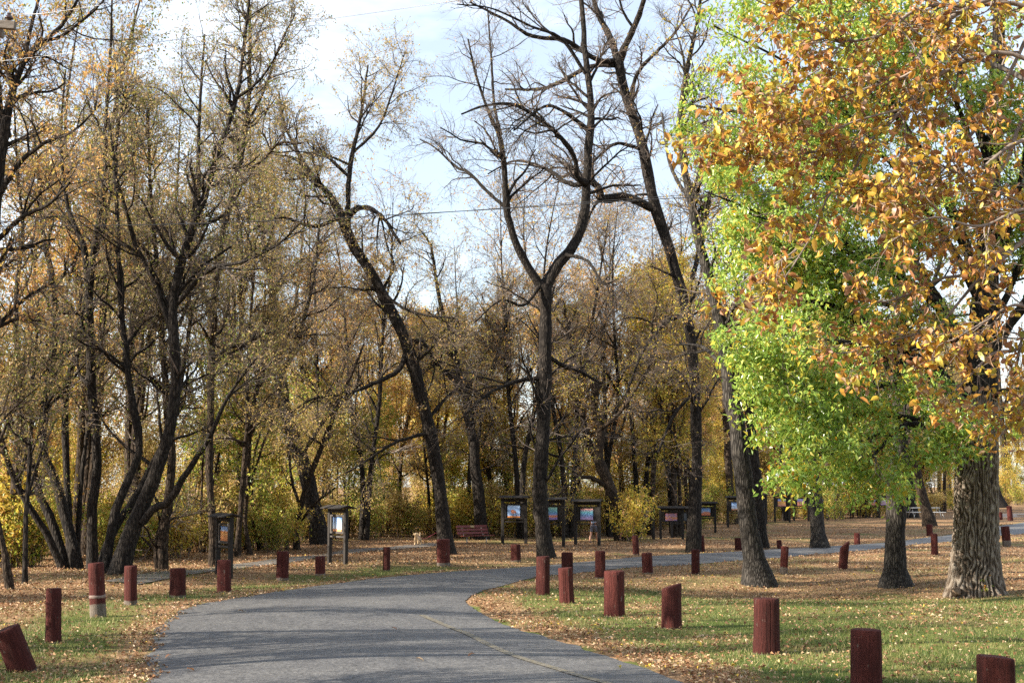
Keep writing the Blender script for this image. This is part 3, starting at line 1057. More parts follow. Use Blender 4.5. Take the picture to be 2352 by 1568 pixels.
px_tree('roadside_tree', 'grey leaning tree trunk with root flare beside the hollow in the lawn', 'tree', [
    ([(1744, 1342, 88), (1738, 1318, 58), (1732, 1280, 47), (1720, 1210, 42), (1708, 1100, 39), (1695, 1000, 37), (1680, 900, 35), (1650, 720, 28), (1608, 560, 22), (1575, 400, 17), (1562, 280, 14), (1580, 150, 11), (1605, 30, 8), (1620, -120, 5)],),
    ([(1640, 690, 14), (1690, 560, 11), (1720, 400, 8), (1730, 240, 5)], 0, 4),
    ([(1590, 470, 10), (1540, 380, 8), (1520, 260, 5)], 0, 3),
    ([(1672, 860, 10), (1620, 800, 8), (1560, 790, 5)], 0, 4),
], dict(SPEC_BROWN, n=(60, 2.6, 480, 1.4, 2600, 0.65), leaves=3500), 'bark_grey', 'leaf_yellow', 28, 14)

px_tree('twin_tree', 'dark slim trunk close behind the grey leaning roadside tree', 'tree', [
    ([(1750, 1260, 38), (1745, 1200, 28), (1738, 1110, 26), (1728, 1010, 24), (1718, 920, 21), (1705, 800, 16), (1690, 600, 11), (1680, 420, 6)],),
    ([(1705, 800, 9), (1660, 680, 7), (1640, 560, 4)], 0, 3),
], dict(SPEC_SLIM, n=(36, 2.6, 260, 1.3, 1400, 0.65), leaves=4000), 'bark_dark', 'leaf_yellow', 29)

px_tree('lawn_tree', 'grey rough trunk under hanging green leaves with a bollard at its foot', 'tree', [
    ([(1884, 1260, 50), (1879, 1225, 36), (1874, 1160, 29), (1868, 1090, 27), (1862, 1000, 24), (1855, 850, 20), (1850, 650, 14), (1840, 400, 8)],),
    ([(1858, 860, 10), (1910, 700, 8), (1950, 500, 5)], 0, 3),
    ([(1855, 830, 10), (1800, 700, 8), (1760, 520, 5)], 0, 3),
], dict(SPEC_SLIM, n=(40, 2.8, 300, 1.4, 1500, 0.65), leaves=4200), 'bark_grey', 'leaf_yellow', 30)

px_tree('shaded_tree', 'straight dark grey trunk shaded by green leaves between the lawn bollards', 'tree', [
    ([(2058, 1346, 92), (2057, 1325, 64), (2056, 1290, 50), (2057, 1240, 46), (2060, 1170, 46), (2062, 1100, 44), (2065, 1000, 38), (2068, 850, 30), (2070, 600, 20), (2075, 350, 10)],),
    ([(2065, 900, 16), (2000, 760, 12), (1960, 600, 8)], 0, 4),
    ([(2068, 850, 16), (2130, 700, 12), (2180, 520, 8)], 0, 4),
], dict(SPEC_SLIM, n=(40, 2.8, 280, 1.3, 1400, 0.6), leaves=3000), 'bark_grey', 'leaf_green', 31, 14)

px_tree('picnic_tree', 'leaning brown trunk in front of the pale picnic table', 'tree', [
    ([(2136, 1208, 40), (2130, 1180, 27), (2120, 1140, 24), (2106, 1090, 22), (2096, 1020, 19), (2085, 900, 14), (2080, 700, 8)],),
    ([(2095, 1010, 9), (2140, 900, 7), (2170, 760, 4)], 0, 3),
], dict(SPEC_SLIM, n=(30, 3.4, 220, 1.6, 1100, 0.8), leaves=3000, size=0.13), 'bark_brown', 'leaf_yellow', 32)
px_tree('table_tree', 'broad dark trunk standing behind the pale picnic table', 'tree', [
    ([(2092, 1189, 42), (2090, 1160, 32), (2087, 1110, 29), (2084, 1040, 26), (2080, 900, 20), (2076, 700, 12)],),
    ([(2084, 1030, 12), (2040, 920, 9), (2010, 760, 5)], 0, 3),
], dict(SPEC_SLIM, n=(30, 3.4, 220, 1.6, 1100, 0.8), leaves=3000, size=0.13), 'bark_dark', 'leaf_yellow', 33)
px_tree('lawn_edge_tree', 'brown flared trunk at the wood edge behind the small lawn kiosk', 'tree', [
    ([(1688, 1203, 32), (1683, 1175, 21), (1678, 1130, 18), (1672, 1050, 17), (1664, 900, 13), (1650, 700, 8)],),
    ([(1668, 960, 8), (1700, 860, 6), (1720, 740, 4)], 0, 3),
], dict(SPEC_SLIM, n=(30, 3.4, 220, 1.6, 1100, 0.8), leaves=3600, size=0.12), 'bark_brown', 'leaf_brown', 34)
px_tree('hidden_tree', 'flared dark trunk partly hidden by the great furrowed trunk', 'tree', [
    ([(2292, 1166, 50), (2284, 1140, 34), (2278, 1100, 30), (2272, 1030, 26), (2262, 900, 20), (2255, 700, 12)],),
    ([(2270, 1000, 10), (2320, 900, 8), (2350, 760, 5)], 0, 3),
], dict(SPEC_SLIM, n=(30, 3.6, 220, 1.7, 1100, 0.85), leaves=3000, size=0.13), 'bark_dark', 'leaf_yellow', 35)
px_tree('pale_tree', 'pale slim trunk beyond the gravel path at the wood edge', 'tree', [
    ([(2316, 1152, 24), (2312, 1110, 17), (2308, 1060, 15), (2300, 960, 12), (2290, 800, 7)],),
    ([(2304, 1000, 6), (2330, 920, 5), (2350, 820, 3)], 0, 3),
], dict(SPEC_SLIM, n=(26, 3.6, 190, 1.7, 900, 0.85), leaves=2600, size=0.14), 'bark_grey', 'leaf_brown', 36)
px_tree('forest_tree', 'thin dark slanting trunk among green bushes past the gravel path', 'tree', [
    ([(2342, 1150, 14), (2330, 1105, 11), (2316, 1060, 10), (2300, 980, 8), (2280, 840, 5)],),
    ([(2310, 1030, 5), (2330, 960, 4), (2345, 880, 3)], 0, 2),
], dict(SPEC_SLIM, n=(24, 3.0, 170, 1.6, 800, 0.8), leaves=2400, size=0.14), 'bark_dark', 'leaf_yellow', 37)

# --- the many-stemmed clumps beside the bollards
px_tree('stem_clump', 'dense clump of dark slanting stems behind the white banded bollard', 'tree', [
    ([(213, 1308, 34), (212, 1240, 25), (212, 1177, 23), (219, 1103, 22), (222, 1028, 21), (210, 900, 21), (208, 780, 20), (204, 650, 19), (190, 560, 14), (155, 470, 10), (140, 330, 7), (150, 160, 4)],),
    ([(150, 1322, 22), (124, 1262, 16), (100, 1214, 15), (56, 1144, 14), (22, 1073, 13), (5, 1015, 12), (-30, 880, 9), (-60, 700, 5)], 0, -1.5, 1),
    ([(152, 1318, 26), (138, 1255, 20), (123, 1207, 19), (93, 1132, 18), (63, 1036, 17), (45, 850, 15), (36, 690, 12), (52, 540, 9), (40, 380, 6), (30, 200, 4)], 0.3, 1.0, 1),
    ([(180, 1312, 30), (168, 1250, 24), (149, 1188, 22), (126, 1095, 21), (97, 1028, 20), (108, 900, 18), (128, 760, 16), (122, 650, 14), (100, 540, 11), (88, 400, 8), (70, 240, 5)], 0.2, 2.0, 1),
    ([(164, 1310, 24), (160, 1230, 18), (156, 1140, 17), (150, 1028, 16), (152, 900, 15), (188, 760, 14), (204, 640, 11), (240, 520, 8), (265, 380, 5)], 1.0, 2.0, 1),
    ([(176, 1300, 16), (180, 1220, 12), (184, 1140, 11), (196, 1028, 10), (215, 900, 8), (235, 780, 6), (250, 640, 4)], 1.2, 1.0, 1),
    ([(206, 670, 15), (216, 560, 14), (236, 450, 12), (242, 300, 9), (252, 150, 7), (258, -20, 4)], 0, -1.5),
], dict(n=(120, 2.4, 850, 1.3, 5000, 0.62), trop=0.16, leaves=15000, size=0.085, t0=0.28), 'bark_dark', 'leaf_olive', 41, 10)

px_tree('arching_clump', 'clump of thick stems arching over the leaf covered bank by four bollards', 'tree', [
    ([(272, 1318, 56), (288, 1262, 44), (308, 1207, 38), (342, 1129, 34), (375, 1036, 30), (395, 960, 27), (405, 860, 25), (396, 760, 24), (402, 660, 22), (430, 560, 20), (470, 450, 18), (490, 380, 16), (515, 310, 14), (545, 220, 11), (560, 110, 8), (575, -20, 5)],),
    ([(242, 1318, 28), (247, 1275, 22), (253, 1233, 21), (271, 1158, 20), (308, 1073, 19), (320, 1020, 18), (302, 900, 16), (285, 780, 14), (275, 650, 12), (270, 500, 10), (265, 350, 8), (290, 190, 5)], 0.4, 1.5, 1),
    ([(230, 1312, 24), (250, 1240, 20), (282, 1184, 19), (327, 1114, 18), (360, 1047, 17), (398, 950, 14), (420, 850, 11), (440, 720, 7)], 0.8, 2.0, 1),
    ([(328, 1200, 20), (352, 1168, 18), (386, 1151, 17), (423, 1095, 15), (460, 1040, 13), (488, 990, 11), (530, 900, 8), (590, 820, 5)], -0.2, -2.0),
    ([(397, 770, 15), (352, 640, 13), (310, 560, 11), (290, 480, 9), (268, 410, 7), (250, 270, 4)], 0, -1.5),
    ([(430, 570, 14), (455, 470, 12), (455, 360, 10), (460, 230, 7), (470, 80, 4)], 0.3, 2.0),
    ([(405, 700, 12), (480, 620, 10), (560, 600, 8), (640, 560, 6), (700, 500, 4)], 0, -3.0),
    ([(545, 225, 8), (600, 180, 6), (650, 100, 4)], 0, -2.0),
], dict(n=(130, 2.5, 950, 1.35, 5400, 0.62), trop=0.14, leaves=16000, size=0.085, t0=0.28), 'bark_dark', 'leaf_olive', 42, 12)

px_tree('bank_tree', 'straight brown trunk behind the arching stem clump on the bank', 'tree', [
    ([(376, 1310, 30), (374, 1260, 24), (376, 1214, 22), (390, 1121, 21), (395, 1028, 19), (380, 900, 17), (372, 760, 14), (360, 600, 11), (345, 430, 8), (340, 250, 5)],),
    ([(362, 1312, 14), (359, 1250, 11), (368, 1205, 10), (378, 1160, 8)], 0, 0.3, 1),
    ([(376, 800, 10), (430, 700, 8), (450, 560, 5)], 0, 2),
], dict(SPEC_BROWN, n=(60, 2.5, 520, 1.3, 3000, 0.62), leaves=7500), 'bark_brown', 'leaf_olive', 43)

px_tree('straight_tree', 'tall slim trunk standing straight behind the narrow kiosk', 'tree', [
    ([(490, 1300, 24), (489, 1250, 18), (487, 1180, 17), (481, 1080, 17), (485, 900, 17), (490, 720, 16), (506, 560, 15), (545, 400, 14), (563, 300, 12), (571, 230, 11), (575, 100, 8), (570, -60, 5)],),
    ([(548, 400, 9), (600, 370, 8), (640, 330, 7), (690, 330, 5)], 0, -2),
    ([(566, 290, 8), (610, 200, 6), (640, 110, 4), (680, 30, 3)], 0, 2),
    ([(490, 720, 9), (440, 600, 7), (420, 480, 4)], 0, 2),
], dict(SPEC_BROWN, n=(80, 2.6, 600, 1.35, 3400, 0.62), leaves=11000), 'bark_brown', 'leaf_olive', 44)

for i, (lab, pts) in enumerate([
    ('thin straight trunk leaning slightly beside the narrow kiosk', [(545, 1278, 17), (548, 1220, 13), (556, 1137, 13), (566, 1000, 11), (570, 820, 8), (585, 600, 5)]),
    ('thin trunk bowed at the foot between two straight saplings', [(574, 1274, 15), (566, 1225, 11), (563, 1190, 10), (567, 1137, 10), (575, 1000, 9), (600, 820, 7), (610, 640, 4)]),
    ('dark thin trunk slanting away from the yellow footpath shrubs', [(601, 1263, 18), (588, 1215, 14), (580, 1180, 13), (575, 1130, 13), (560, 1000, 11), (540, 840, 8), (520, 660, 5)])]):
    px_tree('young_tree', lab, 'tree', [(pts,), ([(pts[3][0], pts[3][1], 6), (pts[4][0] + 30, pts[4][1] + 20, 5), (pts[4][0] + 70, pts[4][1] - 80, 3)], 0, 1)],
            dict(SPEC_SLIM, n=(30, 2.0, 220, 1.1, 1100, 0.55), leaves=2600), 'bark_brown', 'leaf_brown', 50 + i, 9, 'saplings beside the footpath')

px_tree('edge_tree', 'slanting dark trunk at the shrubby wood edge past the leaning bollard', 'tree', [
    ([(24, 1352, 24), (17, 1315, 18), (11, 1281, 17), (0, 1222, 16), (-25, 1100, 14), (-50, 900, 11), (-60, 700, 7)],),
    ([(-30, 1080, 8), (20, 960, 7), (60, 820, 5)], 0, 2),
], dict(SPEC_SLIM, leaves=4000), 'bark_brown', 'leaf_olive', 55)
px_tree('thin_tree', 'very thin upright dark stem among the green wood edge shrubs', 'tree', [
    ([(57, 1340, 15), (58, 1280, 12), (60, 1177, 11), (68, 1060, 10), (75, 900, 8), (90, 700, 5)],),
    ([(62, 1150, 6), (90, 1050, 5), (130, 960, 3)], 0, 1),
], dict(SPEC_SLIM, n=(20, 2.0, 150, 1.1, 800, 0.55), leaves=2500), 'bark_dark', 'leaf_olive', 56)

px_tree('rusty_tree', 'tree with rust and gold leaves behind the pole crossarm', 'tree', [
    ([(-34, 1372, 50), (-32, 1200, 40), (-28, 1000, 36), (-20, 700, 32), (-8, 450, 28), (6, 330, 24), (28, 210, 18), (58, 140, 14), (104, 93, 11), (157, 42, 8), (195, -40, 5)],),
    ([(104, 95, 9), (138, 84, 8), (171, 62, 7), (223, 18, 5), (270, -40, 3)], 0, -1),
    ([(58, 142, 9), (72, 60, 8), (100, -40, 5)], 0, 1),
    ([(-8, 460, 15), (40, 380, 12), (100, 330, 9), (170, 300, 6), (230, 240, 4)], 0, -2),
    ([(-15, 560, 15), (50, 500, 11), (110, 470, 8), (160, 420, 5)], 0, -3),
    ([(6, 330, 14), (0, 220, 11), (-20, 60, 7)], 0, 1),
    ([(-5, 420, 12), (-60, 300, 9), (-110, 150, 6)], 0, 2),
], dict(n=(80, 2.0, 640, 1.1, 3600, 0.55), trop=0.10, leaves=5200, size=0.12, t0=0.3), 'bark_dark', 'leaf_rust', 57)

# --- the great furrowed tree with green leaves
def great_tree():
    rng = np.random.default_rng(61)
    g = G(2240, 1368)
    Y0 = g[1]
    org = np.array(g)
    root = thing('great_tree', tuple(org), 0, 'great broad tree with deeply furrowed grey bark and bright green leaves', 'tree')
    K, S = 300, 250
    tr = [(2240, 1372, 146), (2240, 1352, 132), (2240, 1320, 116), (2241, 1270, 104), (2242, 1200, 97), (2243, 1100, 94), (2245, 1000, 90), (2250, 900, 80)]
    p = np.array(tr, float)
    W = at(p[:, 0], p[:, 1], np.full(len(p), Y0))
    s = spline(np.c_[W, p[:, 2] / 2 * Y0 / FL], K)
    P, R = s[:, :3] - org, s[:, 3]
    P[0, 2] -= 0.25
    V, F = tubes(P[None], R[None], S)
    V = V.reshape(K, S, 3)
    th = np.arange(S) / S
    zz = np.concatenate([[0], np.cumsum(np.linalg.norm(np.diff(P, axis=0), axis=1))])
    TH, ZZ = np.meshgrid(th, zz)
    circ = 2 * np.pi * 0.55
    uu, vv = TH * 64, ZZ * 64 / circ            # about 64 lattice cells round the trunk
    wob = 1.6 * (vnoise(uu * 0.5, vv * 0.3) - 0.5)
    w1 = vnoise(uu * 0.5, vv * 0.13) - 0.5
    w2 = vnoise(uu * 1.0, vv * 0.25 + 9) - 0.5
    ridge = 0.5 + 0.5 * np.cos(2 * np.pi * (40 * TH + 1.7 * w1 + 0.8 * w2))
    brk = vnoise(uu * 1.0 % 64, vv * 0.5 + 17)
    ridge = np.clip(ridge ** 0.7 * (0.3 + 1.05 * brk), 0, 1)
    plates = vnoise(uu * 1.0 % 64, vv * 0.8 + 11)
    amp = 0.055 * np.clip(R / 0.55, 0.3, 1.3)
    roots = 0.16 * np.exp(-ZZ / 0.28) * (np.cos(TH * 2 * np.pi * 5 + 1.0) * 0.6 + np.cos(TH * 2 * np.pi * 3))
    d = amp[:, None] * (ridge - 0.55 + 0.3 * (plates - 0.5)) + roots
    ctr = P[:, None, :]
    V = V + nrm(V - ctr) * d[..., None]
    me = mk_mesh('trunk', V.reshape(-1, 3), [(F, 0, None)])
    at_ = me.attributes.new('furrow', 'FLOAT', 'POINT')
    at_.data.foreach_set('value', ridge.ravel().astype(np.float32))
    m, n, l = new_mat('furrowed_bark')
    b = principled(n, l, 0.92, 0.12)
    a = n.new('ShaderNodeAttribute')
    a.attribute_name = 'furrow'
    r = ramp(n, [(0.05, (0.03, 0.022, 0.016)), (0.45, (0.13, 0.10, 0.076)), (0.95, (0.25, 0.215, 0.178))])
    l.new(a.outputs['Fac'], r.inputs['Fac'])
    t = noise(n, l, 3.0, 6, 0.65)
    r2 = ramp(n, [(0.3, (0.7, 0.68, 0.66)), (0.7, (1.1, 1.08, 1.05))])
    l.new(t.outputs['Fac'], r2.inputs['Fac'])
    mx = n.new('ShaderNodeMixRGB')
    mx.blend_type = 'MULTIPLY'
    mx.inputs['Fac'].default_value = 1
    l.new(r.outputs['Color'], mx.inputs['Color1'])
    l.new(r2.outputs['Color'], mx.inputs['Color2'])
    l.new(mx.outputs['Color'], b.inputs['Base Color'])
    t2 = noise(n, l, 34.0, 5, 0.7, (1, 1, 0.35))
    bump(n, l, b, t2.outputs['Fac'], 0.6, 0.02)
    M['furrowed'] = m
    obj('trunk', me, ('furrowed',), root)
    rows = [
        ([(2249, 915, 82), (2258, 760, 66), (2270, 560, 50), (2285, 300, 36), (2295, 0, 26), (2300, -250, 14)], 0, 0),
        ([(2245, 985, 40), (2180, 890, 34), (2060, 790, 28), (1940, 720, 22), (1850, 690, 14), (1770, 670, 8), (1720, 640, 4)], 0, -2),
        ([(2245, 1030, 22), (2180, 975, 18), (2090, 960, 14), (1990, 950, 11), (1890, 975, 7), (1820, 1000, 4)], 0, -3),
        ([(2240, 1020, 18), (2160, 985, 14), (2080, 975, 11), (2030, 1020, 8), (1995, 1060, 4)], -0.3, -3.5),
        ([(2250, 880, 34), (2150, 690, 27), (2020, 500, 21), (1880, 350, 14), (1740, 270, 8), (1580, 240, 4)], 0, 2),
        ([(2262, 680, 28), (2160, 430, 22), (2030, 220, 16), (1900, 50, 10), (1760, -80, 5)], 0, -2),
        ([(2280, 400, 22), (2200, 150, 16), (2100, -100, 9), (2040, -250, 5)], 0, 2),
        ([(2255, 850, 28), (2350, 700, 22), (2480, 560, 15), (2620, 480, 8)], 0, -2),
        ([(2270, 600, 22), (2400, 380, 16), (2500, 150, 9)], 0, 2),
        ([(2150, 690, 18), (2000, 590, 14), (1880, 530, 10), (1780, 510, 6), (1720, 490, 3)], -1, -3),
        ([(2130, 800, 16), (2000, 790, 12), (1880, 780, 9), (1820, 770, 6), (1780, 760, 3)], -1, -4),
        ([(2080, 880, 14), (1960, 890, 10), (1880, 890, 8), (1830, 890, 5), (1800, 880, 3)], 0, -5),
        ([(2100, 500, 16), (1950, 420, 12), (1830, 400, 8), (1740, 380, 5), (1670, 340, 3)], 0, -3),
        ([(2120, 980, 9), (2040, 990, 8), (1960, 1020, 6), (1880, 1040, 4)], -1, -3),
        ([(2258, 800, 20), (2320, 660, 15), (2380, 520, 10), (2420, 400, 6)], 0, 3),
        ([(2262, 700, 18), (2330, 480, 13), (2370, 250, 8), (2390, 60, 5)], 0, -2),
        ([(2245, 960, 22), (2130, 830, 18), (2000, 830, 13), (1900, 870, 9), (1840, 890, 5), (1800, 880, 3)], 0, -4),
        ([(2250, 900, 24), (2200, 770, 18), (2080, 640, 13), (1900, 560, 9), (1720, 480, 5), (1620, 440, 3)], 0, -4),
        ([(2262, 720, 20), (2180, 560, 15), (2050, 380, 11), (1860, 180, 7), (1640, 60, 4)], 0, -4),
        ([(2270, 560, 16), (2230, 330, 12), (2150, 150, 8), (2000, 20, 5)], 0, -4),
        ([(2248, 940, 18), (2300, 900, 14), (2370, 900, 10), (2450, 960, 6)], 0, -3),
        ([(2243, 1040, 12), (2215, 1010, 9), (2160, 1010, 7), (2130, 1045, 5), (2120, 1075, 3)], -0.5, -2.5),
        ([(2252, 860, 20), (2160, 740, 15), (2040, 700, 11), (1900, 640, 7), (1760, 610, 4), (1660, 560, 3)], 0, 3),
        ([(2255, 830, 18), (2100, 620, 13), (1960, 380, 9), (1800, 330, 5), (1650, 360, 3)], 0, 4),
    ]
    L = [limb_from_px(r[0], Y0 + r[1], r[2], 26, rng=rng) for r in rows]
    LP, LR = stack(L)
    LP = LP - org
    A = grow(LP[1:], LR[1:], 320, 0.25, 1.0, 50, 2.2, 7, 0.18, 0.0, 0.5, 0.012, 0.05, rng)
    B = grow(*A, 2500, 0.1, 1.0, 50, 1.15, 5, 0.22, -0.05, 0.55, 0.007, 0.02, rng)
    C = grow(*B, 6000, 0.1, 1.0, 42, 0.5, 3, 0.25, -0.2, 0.6, 0.004, 0.008, rng, 0.5)
    for k in range(len(LP)):
        obj('limb', wood_mesh('limb', [(LP[k:k + 1], LR[k:k + 1], 10)]), ('bark_dark',), root)
    lv = leaves(C[0], 118000, 0.165, rng, 0.4, 0.14, 0.1, 0.45, 0.25)
    me = crown_mesh('crown', [(A[0], A[1], 5), (B[0], B[1], 3), (C[0], C[1], 3)], [lv])
    tag(obj('crown', me, ('twig', 'leaf_green'), root), kind='stuff')
    # a burl and a shoot at the foot
    bm = MB()
    bm.v, bm.f = [], []
    a = np.linspace(0, np.pi, 7)
    b_ = np.linspace(0, 2 * np.pi, 11)[:-1]
    Vv = np.array([[0.15 * np.sin(i) * np.cos(j), 0.12 * np.sin(i) * np.sin(j), 0.13 * np.cos(i)] for i in a for j in b_])
    Vv *= (1 + 0.18 * rng.normal(size=len(Vv)))[:, None]
    q = np.arange(70).reshape(7, 10)
    Fq = np.stack([q[:-1], np.roll(q[:-1], -1, 1), np.roll(q[1:], -1, 1), q[1:]], -1).reshape(-1, 4)
    c = at(2196, 1358, Y0 - 0.72) - org
    obj('burl', mk_mesh('burl', Vv + c, [(Fq, 0, None)]), ('burl',), root)
    Sp = np.array([[[0, 0, 0], [0.03, 0, 0.12], [0.02, 0, 0.26], [0.09, 0, 0.5]]], float) + (at(2259, 1362, Y0 - 0.78) - org)
    lv = leaves(Sp, 26, 0.11, rng, 0.0, 0.07, 0.1, 0.5)
    obj('root_shoot', crown_mesh('root_shoot', [(Sp, np.array([[0.012, 0.01, 0.008, 0.004]]), 5)], [lv]), ('twig_light', 'leaf_green'), root)


great_tree()


# --- the orange-leaved tree close to the photographer: trunk out to the side, boughs over the lawn
def leaf_detail(p, d, up, ln, asp, bend, fold):
    """ovate leaflets of 5 stations x 3 points"""
    n = len(p)
    us = np.array([0, 0.22, 0.6, 1.0])
    wp = np.array([0.03, 0.42, 0.42, 0.0])
    s = nrm(np.cross(d, up))
    u_ = np.cross(s, d)
    ang = bend[:, None] * us[None, :]
    fx = np.where(np.abs(bend[:, None]) < 1e-3, us[None, :], np.sin(ang) / bend[:, None])
    fz = np.where(np.abs(bend[:, None]) < 1e-3, 0, -(1 - np.cos(ang)) / bend[:, None])
    mid = p[:, None, :] + (d[:, None, :] * fx[..., None] + u_[:, None, :] * fz[..., None]) * ln[:, None, None]
    w = (ln * asp)[:, None] * wp[None, :]
    lift = u_[:, None, :] * (w * fold[:, None])[..., None]
    a = mid + s[:, None, :] * w[..., None] + lift
    b = mid - s[:, None, :] * w[..., None] + lift
    V = np.stack([a, mid, b], 2)                        # n,4,3,3
    k = np.arange(n * 12).reshape(n, 4, 3)
    F = np.stack([k[:, :-1, :-1], k[:, :-1, 1:], k[:, 1:, 1:], k[:, 1:, :-1]], -1).reshape(-1, 4)
    return V.reshape(-1, 3), F


def orange_tree():
    rng = np.random.default_rng(71)
    Yb = 14.5
    foot = np.array([8.3, 15.2])
    org = np.array([foot[0], foot[1], float(hgt(*foot))])
    root = thing('orange_tree', tuple(org), 0, 'tree with large orange and gold leaves overhanging the lawn beside the road', 'tree')
    tz = np.array([[8.3, 15.2, org[2] - 0.1, 0.30], [8.35, 15.1, 2.0, 0.23], [8.2, 15.0, 4.5, 0.2], [8.0, 14.8, 7.0, 0.16], [7.9, 14.8, 9.5, 0.11], [7.9, 14.8, 12.0, 0.06]])
    s = spline(tz, 26)
    rows = [
        ([(2480, 80, 14), (2340, 10, 12), (2228, 15, 10), (2141, 12, 9), (2089, 31, 8), (2054, 62, 8), (2020, 83, 7), (1933, 94, 6), (1832, 45, 4), (1735, 0, 3)], 0.3, -0.8),
        ([(1960, 92, 5), (1933, 100, 5), (1895, 149, 4), (1797, 208, 3), (1714, 243, 2.5)], -0.3, -0.4),
        ([(2480, 60, 15), (2330, -10, 13), (2221, 21, 12), (2158, 62, 11), (2110, 128, 10), (2089, 174, 8), (1985, 205, 6), (1881, 243, 4), (1800, 290, 3)], 0.2, -0.9),
        ([(2095, 165, 6), (2054, 180, 5), (1967, 167, 4), (1900, 140, 3)], -0.5, 0.4),
        ([(2470, 200, 14), (2300, 120, 11), (2138, 184, 9), (2072, 253, 8), (1985, 330, 7), (1846, 352, 5), (1759, 365, 4), (1690, 352, 3), (1630, 330, 2.5)], 0, -1.2),
        ([(2072, 250, 5), (1967, 278, 5), (1881, 310, 4), (1780, 310, 3), (1660, 290, 2.5), (1590, 330, 2)], -0.6, -0.6),
        ([(1990, 328, 6), (1954, 403, 6), (1902, 451, 5), (1863, 542, 4), (1790, 600, 3.5), (1700, 650, 3)], -0.6, -0.5),
        ([(2460, 100, 12), (2380, 60, 11), (2329, 149, 9), (2263, 264, 8), (2200, 350, 6), (2120, 440, 4), (2040, 500, 3)], 0.6, -1.0),
        ([(2460, 180, 12), (2349, 278, 9), (2315, 365, 8), (2240, 470, 6), (2160, 560, 4), (2060, 620, 3)], 0.4, -0.9),
        ([(2460, 420, 14), (2352, 552, 11), (2332, 568, 10), (2263, 622, 9), (2158, 641, 7), (2050, 690, 5), (1960, 690, 3)], 0.2, -1.0),
        ([(2270, 615, 8), (2224, 668, 7), (2147, 760, 6), (2112, 765, 5), (2012, 791, 4), (1938, 811, 3), (1860, 800, 2)], -0.2, -0.6),
        ([(2460, 650, 12), (2352, 791, 9), (2282, 811, 7), (2230, 860, 5), (2190, 900, 3.5)], 0.1, -0.5),
        ([(2450, 700, 10), (2380, 860, 8), (2330, 960, 6), (2300, 1000, 4)], 0.3, -0.4),
        ([(2460, 300, 13), (2330, 330, 10), (2230, 400, 8), (2120, 370, 6), (2020, 420, 4), (1950, 480, 3)], -0.4, -0.8),
        ([(1863, 545, 4), (1800, 640, 3.5), (1740, 690, 3), (1680, 700, 2.5)], -1.0, -0.4),
        ([(2460, 40, 12), (2300, -60, 10), (2100, -90, 8), (1900, -40, 6), (1780, 50, 4), (1720, 110, 3)], 0.8, -0.6),
        ([(2460, 520, 12), (2360, 480, 9), (2250, 520, 7), (2140, 500, 5), (2040, 560, 3)], -0.8, -0.6),
        ([(2420, 760, 9), (2340, 700, 7), (2260, 740, 5), (2190, 780, 3)], -0.7, -0.4),
    ]
    L = [limb_from_px(r[0], Yb + r[1], r[2], 26, gnarl=0.04, rng=rng) for r in rows]
    # carry each bough that starts outside back to the trunk
    joins = []
    for k, (P, R) in enumerate(L):
        if rows[k][0][0][0] > 2400:
            h = P[0]
            zt = max(h[2] - 1.2, 2.6)
            tp = np.array([np.interp(zt, s[:, 2], s[:, 0]), np.interp(zt, s[:, 2], s[:, 1]), zt])
            q = spline(np.array([[*tp, R[0] * 1.7], [*(tp * 0.45 + h * 0.55 + [0, 0, 0.25]), R[0] * 1.3], [*h, R[0]]]), 26)
            joins.append((q[:, :3], q[:, 3]))
    LP, LR = stack(L)
    JP, JR = stack(joins + [(s[:, :3], s[:, 3])])
    # crown above and behind, outside the picture, so that the tree is whole
    up = grow((s[None, 8:, :3]), (s[None, 8:, 3]), 26, 0.1, 1.0, 55, 4.2, 26, 0.05, 0.06, 0.5, 0.02, 0.06, rng)
    keepu = up[0][:, -1, 0] > 5.0
    UP, UR = up[0][keepu], up[1][keepu]
    LP, JP, UP = LP - org, JP - org, UP - org
    A = grow(LP, LR, 240, 0.12, 1.0, 42, 0.75, 7, 0.16, -0.04, 0.55, 0.004, 0.012, rng)
    B = grow(np.concatenate([LP[:, ::4][:, :7], A[0]]), np.concatenate([LR[:, ::4][:, :7], A[1]]), 2100, 0.2, 1.0, 48, 0.36, 4, 0.2, -0.12, 0.5, 0.0025, 0.005, rng, 0.6)
    A2 = grow(UP, UR, 160, 0.2, 1, 45, 1.0, 7, 0.16, 0, 0.5, 0.005, 0.015, rng)
    obj('trunk', wood_mesh('trunk', [(JP, JR, 10), (UP, UR, 6)]), ('bark_grey',), root)
    for k in range(len(LP)):
        obj('bough', wood_mesh('bough', [(LP[k:k + 1], LR[k:k + 1], 8)]), ('twig_light',), root)
    tag(obj('twig', wood_mesh('twig', [(A[0], A[1], 5), (A2[0], A2[1], 4), (B[0], B[1], 3)]), ('twig_light',), root), kind='stuff')
    # leaflets in drooping groups at the twigs
    n = 10500
    T = B[0]
    m = rng.integers(0, len(T), n)
    f = (0.25 + 0.75 * rng.random(n)) * 3
    i = np.minimum(f.astype(int), 2)
    w = (f - i)[:, None]
    p = T[m, i] * (1 - w) + T[m, i + 1] * w + rng.normal(size=(n, 3)) * 0.022
    # boughs above the frame carry leaves too
    n2 = 1500
    m2 = rng.integers(0, len(A2[0]), n2)
    p2 = A2[0][m2, rng.integers(2, 7, n2)] + rng.normal(size=(n2, 3)) * 0.08
    p = np.vstack([p, p2])
    n = len(p)
    d = rng.normal(size=(n, 3)) * np.array([1, 1, 0.8])
    d[:, 2] -= 0.75
    d = nrm(d)
    upv = nrm(rng.normal(size=(n, 3)) * 0.6 + np.array([0, 0, 1.0]))
    ln = rng.uniform(0.05, 0.112, n) * np.where(rng.random(n) < 0.12, 1.3, 1.0)
